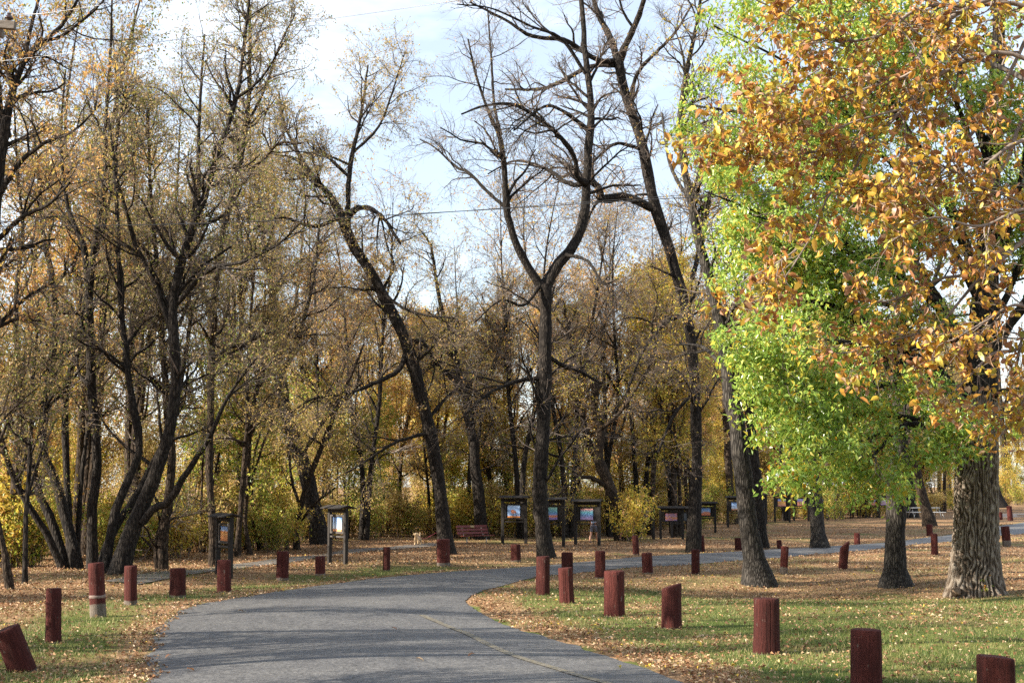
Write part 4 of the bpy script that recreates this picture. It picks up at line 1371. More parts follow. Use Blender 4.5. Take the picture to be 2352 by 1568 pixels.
    asp = rng.uniform(0.42, 0.66, n)
    dry = rng.random(n)
    bend = rng.normal(0.4, 0.9, n) * np.where(dry > 0.5, 2.2, 1.0)
    fold = np.abs(rng.normal(0.35, 0.35, n)) * np.where(dry > 0.5, 2.4, 1.0)
    # the ones that show largest become leaves of their own
    wp = p + org
    fy = wp[:, 1]
    pxx = FW / 2 + FL * wp[:, 0] / (fy * CP + (wp[:, 2] - EYE) * SP)
    seen = (pxx < FW) & (wp[:, 2] < 7.2)
    score = np.where(seen, ln * (1.2 - np.abs(fold) * 0.2) / fy, 0)
    big = np.argsort(-score)[:300]
    rest = np.ones(n, bool)
    rest[big] = False
    V, F = leaf_detail(p[rest], d[rest], upv[rest], ln[rest], asp[rest], bend[rest], fold[rest])
    me = mk_mesh('foliage', V, [(F, 0, np.repeat(dry[rest], 6))])
    tag(obj('foliage', me, ('leaf_orange',), root), kind='stuff')
    kinds = []
    for q in range(12):
        V, F = leaf_detail(np.zeros((1, 3)), np.array([[0, 1.0, 0]]), np.array([[0, 0, 1.0]]), np.array([0.135]), np.array([0.44 + 0.02 * (q % 6)]), np.array([-0.6 + 0.22 * q]), np.array([0.08 + 0.09 * (q % 7)]))
        kinds.append(mk_mesh('leaf', V, [(F, 0, np.full(6, (q * 5 % 12) / 12 + 0.04))]))
        kinds[-1].materials.append(M['leaf_orange'])
    from mathutils import Matrix
    for q, k in enumerate(big):
        o = bpy.data.objects.new('leaf', kinds[q % 12])
        COL.objects.link(o)
        o.parent = root
        y_ = Vector(d[k])
        x_ = y_.cross(Vector(upv[k])).normalized()
        z_ = x_.cross(y_)
        mt = Matrix((x_, y_, z_)).transposed().to_4x4()
        sc = ln[k] / 0.135
        o.matrix_local = Matrix.Translation(Vector(p[k])) @ mt @ Matrix.Scale(sc, 4)


orange_tree()


# ------------------------------------------------------------------ woodland stock: grown once, planted many times
def proto(kind, seed):
    rng = np.random.default_rng(seed)
    if kind in ('tall', 'bare', 'gold'):
        H = {'tall': 20.0, 'bare': 19.0, 'gold': 16.0}[kind]
        ns = {'tall': 3, 'bare': 2, 'gold': 2}[kind]
        L = []
        for k in range(ns):
            a = rng.uniform(0, 6.28)
            lean = rng.uniform(0.06, 0.2) * H
            c = rng.normal(size=(6, 3)) * np.array([0.35, 0.35, 0])
            h = H * rng.uniform(0.82, 1.05)
            r0 = H * rng.uniform(0.007, 0.0105)
            q = [[0.25 * k * math.cos(a) + lean * math.cos(a) * t ** 1.4 + c[i, 0] * t, 0.25 * k * math.sin(a) + lean * math.sin(a) * t ** 1.4 + c[i, 1] * t, h * t - (0.15 if t == 0 else 0), r0 * (1.25 if t == 0 else 1) * (1 - 0.9 * t ** 1.2)] for i, t in enumerate(np.linspace(0, 1, 6))]
            s = spline(np.array(q), 26)
            L.append((s[:, :3], s[:, 3]))
        P, R = stack(L)
        E = grow(P, R, 9 if kind != 'gold' else 12, 0.25, 0.85, 38, H * 0.26, 26, 0.06, 0.10, 0.6, 0.03, 0.09, rng, 0.2)
        P2, R2 = np.concatenate([P, E[0]]), np.concatenate([R, E[1]])
        n = {'tall': (80, 2.6, 620, 1.5, 3000, 0.75), 'bare': (80, 2.8, 640, 1.6, 3600, 0.85), 'gold': (80, 2.4, 560, 1.3, 2200, 0.7)}[kind]
        A, B, C = make_crown(P2, R2, dict(n=n, t0=0.22, trop=0.12, rt=0.006), rng)
        nl = {'tall': 11000, 'bare': 2600, 'gold': 15000}[kind]
        sz = {'tall': 0.13, 'bare': 0.13, 'gold': 0.17}[kind]
        lv = leaves(C[0], nl, sz, rng, 0.3, 0.10)
        return wood_mesh('trunk', [(P2, R2, 8), (A[0], A[1], 4)]), crown_mesh('crown', [(B[0], B[1], 3), (C[0], C[1], 3)], [lv])
    if kind == 'sapling':
        L = []
        for k in range(4):
            a = rng.uniform(0, 6.28)
            ln = rng.uniform(0.8, 1.8)
            q = [[0.12 * math.cos(a) + ln * math.cos(a) * t ** 1.5, 0.12 * math.sin(a) + ln * math.sin(a) * t ** 1.5, 6.5 * rng.uniform(0.95, 1.05) * t - 0.1, 0.055 * (1 - 0.88 * t)] for t in np.linspace(0, 1, 5)]
            s = spline(np.array(q), 26)
            L.append((s[:, :3], s[:, 3]))
        P, R = stack(L)
        A, B, C = make_crown(P, R, dict(n=(50, 1.7, 320, 0.9, 1000, 0.5), t0=0.1, trop=0.05, rt=0.005, r1=0.02), rng)
        lv = leaves(C[0], 6500, 0.14, rng, 0.35, 0.12)
        return wood_mesh('trunk', [(P, R, 6), (A[0], A[1], 4)]), crown_mesh('crown', [(B[0], B[1], 3), (C[0], C[1], 3)], [lv])
    # shrub: many stems from the ground
    L = []
    for k in range(26):
        a = rng.uniform(0, 6.28)
        r = rng.uniform(0, 0.55)
        ln = rng.uniform(0.2, 0.9)
        h = rng.uniform(1.3, 2.5)
        q = [[r * math.cos(a) + ln * math.cos(a) * t ** 1.3, r * math.sin(a) + ln * math.sin(a) * t ** 1.3, h * t - 0.08, 0.012 * (1 - 0.75 * t)] for t in np.linspace(0, 1, 4)]
        s = spline(np.array(q), 9)
        L.append((s[:, :3], s[:, 3]))
    P, R = stack(L)
    B = grow(P, R, 240, 0.1, 1.0, 42, 0.55, 5, 0.16, 0.05, 0.6, 0.004, 0.008, rng)
    lv = leaves(B[0], 2700, 0.125, rng, 0.25, 0.10)
    return wood_mesh('stem', [(P, R, 4)]), crown_mesh('foliage', [(B[0], B[1], 3)], [lv])


STOCK = {}
RECOLOUR = {}


def stock(kind, leafmat, seed, bark='bark_dark', twig='twig'):
    a, b = proto(kind, seed)
    a.materials.append(M[bark])
    for k in (twig, leafmat):
        b.materials.append(M[k])
    STOCK[(kind, leafmat)] = (a, b)


def restock(kind, src, leafmat, bark='bark_dark', twig='twig'):
    """the same growth habit in other autumn colours"""
    a, b = STOCK[(kind, src)]
    STOCK[(kind, leafmat)] = (a, b)
    RECOLOUR[(kind, leafmat)] = ((bark,), (twig, leafmat))


stock('tall', 'leaf_olive', 101, 'bark_brown', 'twig_light')
stock('tall', 'leaf_brown', 102, 'bark_brown')
stock('bare', 'leaf_rust', 103, 'bark_dark', 'twig_light')
stock('gold', 'leaf_yellow', 104, 'bark_brown')
stock('gold', 'leaf_rust', 105, 'bark_brown', 'twig_light')
stock('sapling', 'leaf_shrub', 106, 'bark_brown')
stock('sapling', 'leaf_yellow', 107, 'bark_brown')
restock('sapling', 'leaf_shrub', 'leaf_brown', 'bark_dark')
stock('shrub', 'leaf_shrub', 108, 'twig', 'twig')
stock('shrub', 'leaf_yellow', 109, 'twig', 'twig_light')
restock('shrub', 'leaf_shrub', 'leaf_brown', 'twig', 'twig_light')
NAMES = {'tall': 'woodland_tree', 'bare': 'bare_tree', 'gold': 'golden_tree', 'sapling': 'understory_tree', 'shrub': 'shrub'}
LABELS = {
    ('tall', 'leaf_olive'): ('tall many stemmed tree with thin olive brown leaves in the wood', 'tall olive trees in the wood'),
    ('tall', 'leaf_brown'): ('tall many stemmed tree with withered brown leaves in the wood', 'tall brown trees in the wood'),
    ('bare', 'leaf_rust'): ('nearly leafless pale twigged tree deep in the wood', 'bare trees in the wood'),
    ('gold', 'leaf_yellow'): ('yellow leaved tree standing deep in the wood', 'yellow trees in the wood'),
    ('gold', 'leaf_rust'): ('rust and orange leaved tree deep in the wood', 'rusty trees in the wood'),
    ('sapling', 'leaf_shrub'): ('small yellow green tree under the taller wood', 'small green trees under the wood'),
    ('sapling', 'leaf_yellow'): ('small golden leaved tree under the taller wood', 'small golden trees under the wood'),
    ('sapling', 'leaf_brown'): ('small brown leaved tree under the taller wood', 'small brown trees under the wood'),
    ('shrub', 'leaf_shrub'): ('low yellow green shrub along the wood edge', 'green shrubs along the wood edge'),
    ('shrub', 'leaf_yellow'): ('low golden shrub with pale stems along the wood edge', 'golden shrubs along the wood edge'),
    ('shrub', 'leaf_brown'): ('low dry brown shrub with pale stems along the wood edge', 'brown shrubs along the wood edge'),
}


def place_of(px):
    for lim, w in ((440, ' in the wood behind the stem clumps'), (820, ' in the wood behind the footpath kiosks'), (1130, ' in the wood behind the bench'), (1500, ' in the wood behind the wide kiosks'),
                   (1760, ' in the wood behind the tall dark tree'), (2060, ' in the wood behind the lawn kiosks'), (9e9, ' in the wood beyond the picnic table')):
        if px < lim:
            return w


def plant(kind, leafmat, x, y, s, rz, label=None, group=None, squash=1.0):
    a, b = STOCK[(kind, leafmat)]
    lab, grp = LABELS[(kind, leafmat)]
    where = place_of(FW / 2 + FL * x / y) if y > 1 else ''
    lab = lab.replace(' in the wood', '').replace(' deep in the wood', '').replace(' standing deep', '').replace(' deep', '').replace(' under the taller wood', '').replace(' along the wood edge', '') + where
    grp = grp.replace(' in the wood', '').replace(' under the wood', '').replace(' along the wood edge', '') + where
    if label:
        lab, grp = label, group
    r = thing(NAMES[kind], (x, y, float(hgt(x, y))), rz, lab, 'shrub' if kind == 'shrub' else 'tree', grp)
    r.scale = (s, s, s * squash)
    w = obj('stem' if kind == 'shrub' else 'trunk', a, (), r)
    o = obj('foliage' if kind == 'shrub' else 'crown', b, (), r)
    for ob, mats in zip((w, o), RECOLOUR.get((kind, leafmat), ())):
        for sl, mn in zip(ob.material_slots, mats):
            sl.link = 'OBJECT'
            sl.material = M[mn]
    tag(o, kind='stuff')
    return r


prng = np.random.default_rng(5)
EDGE = np.array([(-200, 1335), (0, 1336), (70, 1326), (115, 1296), (300, 1290), (440, 1284), (560, 1270), (700, 1255), (790, 1243), (900, 1238), (1050, 1237), (1250, 1236), (1450, 1230), (1560, 1222), (1640, 1208), (1760, 1198), (1900, 1194), (2050, 1186), (2200, 1176), (2352, 1158), (2600, 1150)], float)


def edge_y(px):
    return float(G(px, np.interp(px, EDGE[:, 0], EDGE[:, 1]))[1])


def pick(table):
    k = prng.random() * sum(w for w, _ in table)
    for w, v in table:
        k -= w
        if k <= 0:
            return v
    return table[-1][1]


# tall wood, in ranks behind the edge
spots = []
for rank, (n, d0, d1) in enumerate(((13, 3, 12), (15, 13, 27), (20, 29, 55))):
    for k in range(n):
        px = -120 + (k + prng.uniform(0.15, 0.85)) * 2600 / n
        Y = edge_y(px) + prng.uniform(d0, d1)
        spots.append((px, Y, rank))
for px, Y, rank in spots:
    if px < 700 and rank > 0 and prng.random() < 0.42:
        continue
    x = (px - FW / 2) / FL * Y
    if px < 720:
        kind, lm = pick([(5, ('tall', 'leaf_olive')), (4, ('tall', 'leaf_brown')), (2, ('bare', 'leaf_rust')), (1.5, ('gold', 'leaf_rust')), (1, ('gold', 'leaf_yellow'))])
        s = prng.uniform(0.95, 1.25)
    elif px < 1500:
        kind, lm = pick([(1, ('tall', 'leaf_brown')), (2, ('bare', 'leaf_rust')), (3, ('gold', 'leaf_rust')), (4, ('gold', 'leaf_yellow'))])
        s = prng.uniform(0.85, 1.1) * (0.82 if rank == 0 else 1.02)
    else:
        kind, lm = pick([(2, ('tall', 'leaf_brown')), (2, ('bare', 'leaf_rust')), (1.5, ('gold', 'leaf_rust')), (2.5, ('gold', 'leaf_yellow'))])
        s = prng.uniform(1.1, 1.4)
    plant(kind, lm, x, Y, s, prng.uniform(0, 6.28))
# understory
for k in range(76):
    px = -60 + (k + prng.uniform(0.1, 0.9)) * 2480 / 76
    Y = edge_y(px) + prng.uniform(2.0, 26) ** 1.0
    if px < 420:
        Y = max(Y, 53.0) + 3
    x = (px - FW / 2) / FL * Y
    lm = pick([(3, 'leaf_shrub'), (3, 'leaf_yellow'), (3, 'leaf_brown')])
    plant('sapling', lm, x, Y, prng.uniform(0.65, 1.3), prng.uniform(0, 6.28))
# more of both where the wood stands farther off, beyond the lawn
for k in range(26):
    px = 1480 + (k + prng.uniform(0.1, 0.9)) * 960 / 26
    Y = edge_y(px) + prng.uniform(4.0, 34)
    kind, lm = pick([(2, ('sapling', 'leaf_yellow')), (2, ('sapling', 'leaf_brown')), (2, ('gold', 'leaf_yellow')), (2, ('gold', 'leaf_rust')), (1, ('tall', 'leaf_brown'))])
    plant(kind, lm, (px - FW / 2) / FL * Y, Y, prng.uniform(1.0, 1.4), prng.uniform(0, 6.28))
# thin crowned trees rising close behind the forked and the tall dark tree
for px, py, s, lab in ((840, 1240, 1.12, 'pale twigged bare tree rising behind the stout leaning trunk'), (1090, 1234, 1.0, 'pale twigged bare tree behind the back of the red bench'), (1195, 1236, 1.2, 'tall thin twigged tree just behind the bicycle poster kiosk'),
                       (1300, 1234, 1.22, 'tall thin twigged tree behind the blue and orange poster kiosk'), (1400, 1232, 1.2, 'tall thin twigged tree behind the crooked brown tree'), (1480, 1228, 1.25, 'tall thin twigged tree behind the dark low kiosks'), (1545, 1226, 1.2, 'thin twigged tree close behind the low orange poster kiosk'), (700, 1240, 1.15, 'thin twigged tree behind the stout dark trunk at the footpath')):
    g = G(px, py)
    plant('bare', 'leaf_rust', g[0], g[1], s, 0.61 * px, lab, None)
# gilded trees close behind the kiosks
for px, py, lm, s, lab in ((1560, 1233, 'leaf_yellow', 0.95, 'golden leaved tree between the tall dark trunk and the low kiosks'),
                           (1495, 1228, 'leaf_yellow', 1.1, 'golden brown leaved tree filling the space around the tall dark trunk'),
                           (1130, 1228, 'leaf_yellow', 0.80, 'yellow green leaved tree behind the bicycle poster kiosk'),
                           (905, 1226, 'leaf_rust', 0.85, 'rusty leaved tree behind the tall dry shrubs near the dog'),
                           (1010, 1222, 'leaf_yellow', 0.9, 'golden tree behind the leaning tree and the red bench'),
                           (1310, 1222, 'leaf_rust', 0.85, 'rusty tree standing behind the teal poster kiosk'),
                           (1590, 1215, 'leaf_rust', 0.9, 'rusty leaved tree close behind the blue poster kiosk')):
    g = G(px, py)
    plant('gold', lm, g[0], g[1], s, 0.37 * px, lab, None)
# shrubs
for k in range(120):
    px = -60 + (k + prng.uniform(0.1, 0.9)) * 2480 / 120
    Y = edge_y(px) + prng.uniform(0.2, 1.0) ** 2 * 16
    if px < 130 and (k % 2 or Y < 46):
        Y = max(Y, 50.0) + 2
    x = (px - FW / 2) / FL * Y
    if 700 < px < 1010:
        lm = pick([(2, 'leaf_shrub'), (1, 'leaf_yellow'), (4, 'leaf_brown')])
    elif px < 240:
        lm = pick([(4, 'leaf_shrub'), (2, 'leaf_yellow'), (1, 'leaf_brown')])
    else:
        lm = pick([(3, 'leaf_shrub'), (3, 'leaf_yellow'), (2, 'leaf_brown')])
    plant('shrub', lm, x, Y, prng.uniform(0.7, 1.35), prng.uniform(0, 6.28), squash=prng.uniform(0.8, 1.1))
# single bushes one can point to
for px, py, lm, s, lab in ((1448, 1243, 'leaf_yellow', 1.18, 'pale yellow bush in front of the crooked tree and a dark kiosk'),
                           (1922, 1196, 'leaf_shrub', 1.25, 'dark round shrub growing against the row of lawn kiosks'),
                           (662, 1262, 'leaf_yellow', 1.1, 'bright yellow shrub at the foot of the slender curved trunk'),
                           (628, 1268, 'leaf_shrub', 0.9, 'leafy yellow green shrub beside the bright yellow one at the footpath')):
    g = G(px, py)
    plant('shrub', lm, g[0], g[1], s, 0.7 * px, lab, None)

# trees of the park road out of the picture, whose shade crosses the road
for x, y, s, kind, lm in ((-30.0, 39.0, 1.0, 'tall', 'leaf_brown'), (-18.5, 34.5, 0.95, 'tall', 'leaf_olive'), (-23.0, 42.5, 1.0, 'tall', 'leaf_brown'), (-15.0, 13.5, 0.8, 'tall', 'leaf_olive'), (-20.5, 14.5, 0.85, 'gold', 'leaf_rust'), (-27.0, 33.5, 0.95, 'bare', 'leaf_rust'),
                          (24.0, -6.0, 1.0, 'tall', 'leaf_olive'), (14.0, -16.0, 1.0, 'gold', 'leaf_yellow'), (30.0, 8.0, 1.1, 'tall', 'leaf_brown'), (3.0, -26.0, 1.1, 'tall', 'leaf_olive'), (34.0, 22.0, 1.0, 'gold', 'leaf_rust'), (20.0, 3.0, 0.9, 'gold', 'leaf_yellow')):
    plant(kind, lm, x, y, s, x * 3.1 + y, 'tall roadside tree outside the bollards, its shade across the road', 'roadside trees shading the road')


def clone(src, x, y, rz, s, label, group):
    r = src.copy()
    COL.objects.link(r)
    r.location = (x, y, float(hgt(x, y)))
    r.rotation_euler = (0, 0, rz)
    r.scale = (s, s, s)
    tag(r, label, None, group)
    for ch in list(src.children):
        c = ch.copy()
        COL.objects.link(c)
        c.parent = r


for src, x, y, rz, s in (('stem_clump', -14.5, 25.8, 2.2, 0.8), ('arching_clump', -16.5, 21.5, 3.9, 0.7), ('straight_tree', -12.6, 17.5, 1.0, 0.75), ('straight_tree', -17.0, 29.0, 2.0, 0.85)):
    clone(bpy.data.objects[src], x, y, rz, s, 'clump of stems outside the row of bollards, shading the road', 'stem clumps shading the road')

# ================================================================== THINGS
# ------------------------------------------------------------------ red timber bollards
def bollard(px, py, wpx, top, lean, label, slant=0.0, crack=None, bare=0.07, band=False, flat=False, back=0.0, seed=0):
    rng = np.random.default_rng(900 + seed)
    g = G(px, py)
    ppm = FL / g[1] * CP
    H = (py - top) / ppm
    r = wpx / 2 / ppm
    S = 22
    th = np.arange(S) / S * 2 * np.pi
    prof = 1 + 0.035 * np.cos(2 * th + rng.uniform(0, 6)) + 0.03 * np.cos(3 * th + rng.uniform(0, 6)) + 0.012 * rng.normal(size=S)
    if flat:                                        # squared-off half log
        prof *= np.clip(0.96 / np.maximum(np.abs(np.cos(th)), np.abs(np.sin(th))), 0.9, 1.16)
    if crack is not None:
        d = np.abs((th - crack + np.pi) % (2 * np.pi) - np.pi)
        prof *= 1 - 0.22 * np.exp(-(d / 0.13) ** 2)
    zs = np.array([-0.15, 0.02, H * 0.2, H * 0.45, H * 0.7, H * 0.9, H - 0.018, H])
    sc = np.array([1.02, 1.03, 1.0, 0.985, 0.98, 0.975, 0.97, 0.90])
    V = []
    for k, (z, s) in enumerate(zip(zs, sc)):
        rr = r * s * prof * (1 + 0.008 * rng.normal(size=S))
        zz = z + (slant * rr * np.cos(th) * (1 if k >= 6 else (0.6 if k == 5 else 0)))
        V.append(np.stack([rr * np.cos(th), rr * np.sin(th), np.broadcast_to(zz, (S,))], -1))
    V = np.vstack(V + [np.array([[0, 0, H + 0.004]])])
    i = np.arange(len(zs) * S).reshape(-1, S)
    F = np.stack([i[:-1], np.roll(i[:-1], -1, 1), np.roll(i[1:], -1, 1), i[1:]], -1).reshape(-1, 4)
    c = len(V) - 1
    T = np.stack([i[-1], np.roll(i[-1], -1), np.full(S, c)], -1)
    me = mk_mesh('bollard', V, [(F, 0, None), (T, 0, None)])
    a = math.atan(lean / (py - top))
    o = obj('bollard', me, ('red_post',), None, tuple(g), (back, a, 0))
    o['bare_foot'] = float(bare)
    tag(o, label, 'bollard', 'red timber bollards along the park road')
    if band:
        V = []
        for z in (0.345 * H, 0.36 * H, 0.395 * H, 0.41 * H):
            rr = r * 0.99 * prof + (0.006 if z in (0.36 * H, 0.395 * H) else -0.004)
            V.append(np.stack([rr * np.cos(th), rr * np.sin(th), np.full(S, z) + 0.008 * np.sin(th * 2)], -1))
        i = np.arange(4 * S).reshape(-1, S)
        F = np.stack([i[:-1], np.roll(i[:-1], -1, 1), np.roll(i[1:], -1, 1), i[1:]], -1).reshape(-1, 4)
        if 'old_white' not in M:
            M['old_white'] = simple_mat('old_white_band', (0.12, 0.08, 0.07), (0.26, 0.2, 0.17), 14, 0.8, 0.2)
        obj('paint_band', mk_mesh('paint_band', np.vstack(V), [(F, 0, None)]), ('old_white',), o)
    return o


BOLL = [
    # outer edge of the road
    (52, 1540, 58, 1437, -38, 'thick red bollard leaning over on the grass, its cut top showing', dict(bare=0.0, crack=None, back=0.16)),
    (122, 1475, 34, 1354, -3, 'slim dark red bollard beside the leaning one', dict(bare=0.03)),
    (225, 1416, 36, 1295, -9, 'tall red bollard with bare grey foot and an old white band', dict(bare=0.30, band=True)),
    (300, 1388, 28, 1301, -2, 'slim red bollard next to the white banded one', dict(bare=0.12)),
    (408, 1371, 37, 1306, -1, 'short stout red bollard on the bank below the arching stems', dict(bare=0.08, crack=4.4)),
    (514, 1360, 29, 1287, -1, 'bright red bollard standing in front of the narrow kiosk', dict(bare=0.05, flat=True)),
    (648, 1332, 27, 1267, 1, 'red bollard with pale foot between the two footpath kiosks', dict(bare=0.10, crack=4.9)),
    (736, 1320, 22, 1278, -1, 'low red bollard just in front of the tall footpath kiosk', dict(bare=0.08, flat=True)),
    (888, 1310, 17, 1257, 0, 'thin red bollard on the leafy verge opposite the walking dog', dict(bare=0.05)),
    (1019, 1299, 31, 1239, -1, 'wide split red bollard at the foot of the leaning tree', dict(bare=0.14, crack=4.7)),
    (1185, 1290, 23, 1250, -1, 'short red bollard between the bench and the forked tree', dict(bare=0.09, crack=4.2)),
    (1461, 1274, 15, 1230, -2, 'thin red bollard in front of the pale yellow bush', dict(bare=0.06)),
    (1610, 1267, 18, 1230, -2, 'red bollard against the foot of the tall dark tree', dict(bare=0.02)),
    (1700, 1263, 24, 1235, -1, 'stubby red bollard partly behind the grey leaning roadside tree', dict(bare=0.02)),
    (1791, 1260, 12, 1240, -2, 'small low red bollard beyond the road by the open lawn', dict(bare=0.02)),
    (1880, 1258, 13, 1235, -6, 'leaning red bollard at the foot of the rough lawn trunk', dict(bare=0.02)),
    (1969, 1250, 13, 1224, 0, 'red bollard on the open lawn past the road, away from trees', dict(bare=0.02)),
    (2136, 1230, 14, 1204, -1, 'sunlit orange red bollard across the road below the picnic table', dict(bare=0.0)),
    (2298, 1193, 9, 1176, 0, 'very short red bollard near the gravel path', dict(bare=0.0)),
    (2321, 1195, 12, 1162, -2, 'tall red bollard beside the very short one near the gravel path', dict(bare=0.0)),
    # inner edge of the road
    (2289, 1650, 75, 1512, 0, 'large red bollard with a ridged flat top rising from the lawn', dict(crack=4.3, flat=True, slant=-0.08)),
    (1990, 1576, 68, 1449, 2, 'large smooth round red bollard with domed top on the lawn', dict(bare=0.0)),
    (1760, 1500, 60, 1377, 2, 'broad red bollard with a long vertical crack on the lawn', dict(crack=4.75, bare=0.03)),
    (1542, 1441, 44, 1348, 1, 'red bollard with slanting chamfered top and a split side', dict(slant=0.32, crack=3.9, bare=0.02)),
    (1412, 1415, 46, 1313, 0, 'stout round red bollard near the inside bend of the road', dict(bare=0.03)),
    (1303, 1384, 33, 1305, -4, 'narrow red bollard in front of the bright orange red one', dict(crack=4.6, bare=0.02)),
    (1247, 1365, 32, 1279, 1, 'red bollard with a slanting split near its top at the bend', dict(bare=0.02, slant=0.05)),
    (1303, 1350, 27, 1270, 0, 'bright orange red square bollard behind the narrow one', dict(flat=True, bare=0.0)),
    (1379, 1327, 24, 1266, 0, 'red bollard on the inner verge below the wide picture kiosk', dict(bare=0.05)),
    (1488, 1317, 24, 1270, -2, 'pale footed red bollard on the inner verge of the road', dict(bare=0.07)),
    (1598, 1318, 19, 1262, 0, 'tall thin red bollard on the inner verge before the tall dark tree', dict(bare=0.04)),
    (1800, 1317, 18, 1255, 4, 'weathered red bollard tilting beside the hollow in the lawn', dict(bare=0.25)),
    (1936, 1306, 20, 1250, 6, 'dark red bollard with sharply pointed top in the hollow', dict(slant=0.95, bare=0.03)),
    (2147, 1274, 15, 1226, 0, 'dark red bollard near the road below the sunlit orange red one', dict(bare=0.02)),
    (2313, 1254, 17, 1209, -3, 'red bollard with bare brown foot by the road beyond the great trunk', dict(bare=0.30, flat=True)),
]
for k, (px, py, w_, top, lean, lab, kw) in enumerate(BOLL):
    bollard(px, py, w_, top, lean, lab, seed=k, **kw)


# ------------------------------------------------------------------ picture kiosks
def poster_mat(name, stops, amp, scale, bicycle=False):
    m, n, l = new_mat(name)
    b = principled(n, l, 0.35, 0.5)
    tc = n.new('ShaderNodeTexCoord')
    sx = n.new('ShaderNodeSeparateXYZ')
    l.new(tc.outputs['Generated'], sx.inputs[0])
    t = n.new('ShaderNodeTexNoise')
    t.inputs['Scale'].default_value = scale
    t.inputs['Detail'].default_value = 3
    l.new(tc.outputs['Generated'], t.inputs['Vector'])
    s = n.new('ShaderNodeMath')
    s.operation = 'SUBTRACT'
    s.inputs[1].default_value = 0.5
    l.new(t.outputs['Fac'], s.inputs[0])
    k = n.new('ShaderNodeMath')
    k.operation = 'MULTIPLY_ADD'
    k.inputs[1].default_value = amp
    l.new(s.outputs[0], k.inputs[0])
    l.new(sx.outputs['Z'], k.inputs[2])
    r = ramp(n, stops)
    l.new(k.outputs[0], r.inputs['Fac'])
    col = r.outputs['Color']

    def disc(cx, cz, r0, r1):
        c = n.new('ShaderNodeCombineXYZ')
        l.new(sx.outputs['X'], c.inputs['X'])
        l.new(sx.outputs['Z'], c.inputs['Z'])
        d = n.new('ShaderNodeVectorMath')
        d.operation = 'DISTANCE'
        d.inputs[1].default_value = (cx, 0, cz)
        l.new(c.outputs[0], d.inputs[0])
        q = ramp(n, [(max(r0 - 0.01, 0), (0, 0, 0) if r0 > 0 else (1, 1, 1)), (r0 + 0.005, (1, 1, 1)), (r1, (1, 1, 1)), (r1 + 0.015, (0, 0, 0))])
        l.new(d.outputs['Value'], q.inputs['Fac'])
        return q.outputs['Color']

    def over(mask, color, base):
        x = n.new('ShaderNodeMixRGB')
        x.inputs['Color2'].default_value = (*color, 1)
        l.new(mask, x.inputs['Fac'])
        l.new(base, x.inputs['Color1'])
        return x.outputs['Color']
    if bicycle:
        col = over(disc(0.42, 0.50, 0, 0.15), (0.62, 0.26, 0.16), col)
        col = over(disc(0.60, 0.47, 0, 0.09), (0.58, 0.25, 0.18), col)
        col = over(disc(0.43, 0.25, 0.075, 0.10), (0.05, 0.05, 0.08), col)
        col = over(disc(0.70, 0.29, 0.075, 0.10), (0.05, 0.05, 0.08), col)
    l.new(col, b.inputs['Base Color'])
    return m


BLUE, SKY, ORG, VIO, TEAL = (0.16, 0.30, 0.62), (0.36, 0.52, 0.80), (0.75, 0.27, 0.06), (0.30, 0.20, 0.45), (0.15, 0.42, 0.48)
POST = {
    'half': poster_mat('poster_half', [(0.0, (0.7, 0.24, 0.10)), (0.5, (0.78, 0.38, 0.14)), (0.66, ORG), (0.70, SKY), (1.0, BLUE)], 0.35, 6),
    'sky': poster_mat('poster_sky', [(0.0, (0.75, 0.3, 0.12)), (0.16, (0.72, 0.38, 0.22)), (0.2, (0.62, 0.72, 0.85)), (0.6, SKY), (1.0, BLUE)], 0.12, 5),
    'bike': poster_mat('poster_bike', [(0.0, ORG), (0.13, ORG), (0.15, SKY), (0.6, (0.30, 0.48, 0.80)), (1.0, (0.42, 0.60, 0.86))], 0.06, 3, True),
    'dusk': poster_mat('poster_dusk', [(0.0, VIO), (0.16, VIO), (0.24, ORG), (0.33, (0.6, 0.25, 0.25)), (0.42, BLUE), (0.75, TEAL), (1.0, (0.3, 0.55, 0.45))], 0.16, 6),
    'waves': poster_mat('poster_waves', [(0.0, (0.45, 0.30, 0.50)), (0.25, (0.25, 0.26, 0.52)), (0.5, (0.12, 0.28, 0.5)), (0.7, TEAL), (0.85, (0.40, 0.35, 0.45)), (0.95, (0.75, 0.25, 0.12)), (1.0, (0.4, 0.4, 0.55))], 0.22, 7),
    'mixed': poster_mat('poster_mixed', [(0.0, (0.25, 0.18, 0.38)), (0.3, (0.62, 0.22, 0.16)), (0.5, (0.72, 0.32, 0.06)), (0.68, (0.34, 0.22, 0.42)), (1.0, (0.6, 0.22, 0.15))], 1.5, 5),
    'figure': poster_mat('poster_figure', [(0.0, (0.7, 0.2, 0.1)), (0.33, (0.72, 0.27, 0.15)), (0.5, SKY), (1.0, BLUE)], 0.9, 3.2),
    'hills': poster_mat('poster_hills', [(0.0, (0.66, 0.25, 0.22)), (0.3, (0.62, 0.33, 0.12)), (0.66, (0.7, 0.32, 0.10)), (0.76, (0.25, 0.32, 0.66)), (1.0, (0.20, 0.24, 0.62))], 0.22, 4),
    'city': poster_mat('poster_city', [(0.0, (0.68, 0.22, 0.12)), (0.35, (0.62, 0.28, 0.25)), (0.5, ORG), (0.62, (0.42, 0.33, 0.68)), (1.0, (0.30, 0.34, 0.72))], 0.75, 7),
    'pink': poster_mat('poster_pink', [(0.0, (0.5, 0.3, 0.5)), (0.5, (0.65, 0.45, 0.55)), (1.0, (0.7, 0.6, 0.7))], 0.6, 4),
    'dark': poster_mat('poster_dark', [(0.0, (0.02, 0.03, 0.04)), (1.0, (0.04, 0.05, 0.07))], 0.6, 4),
}
for k, m in POST.items():
    M['poster_' + k] = m


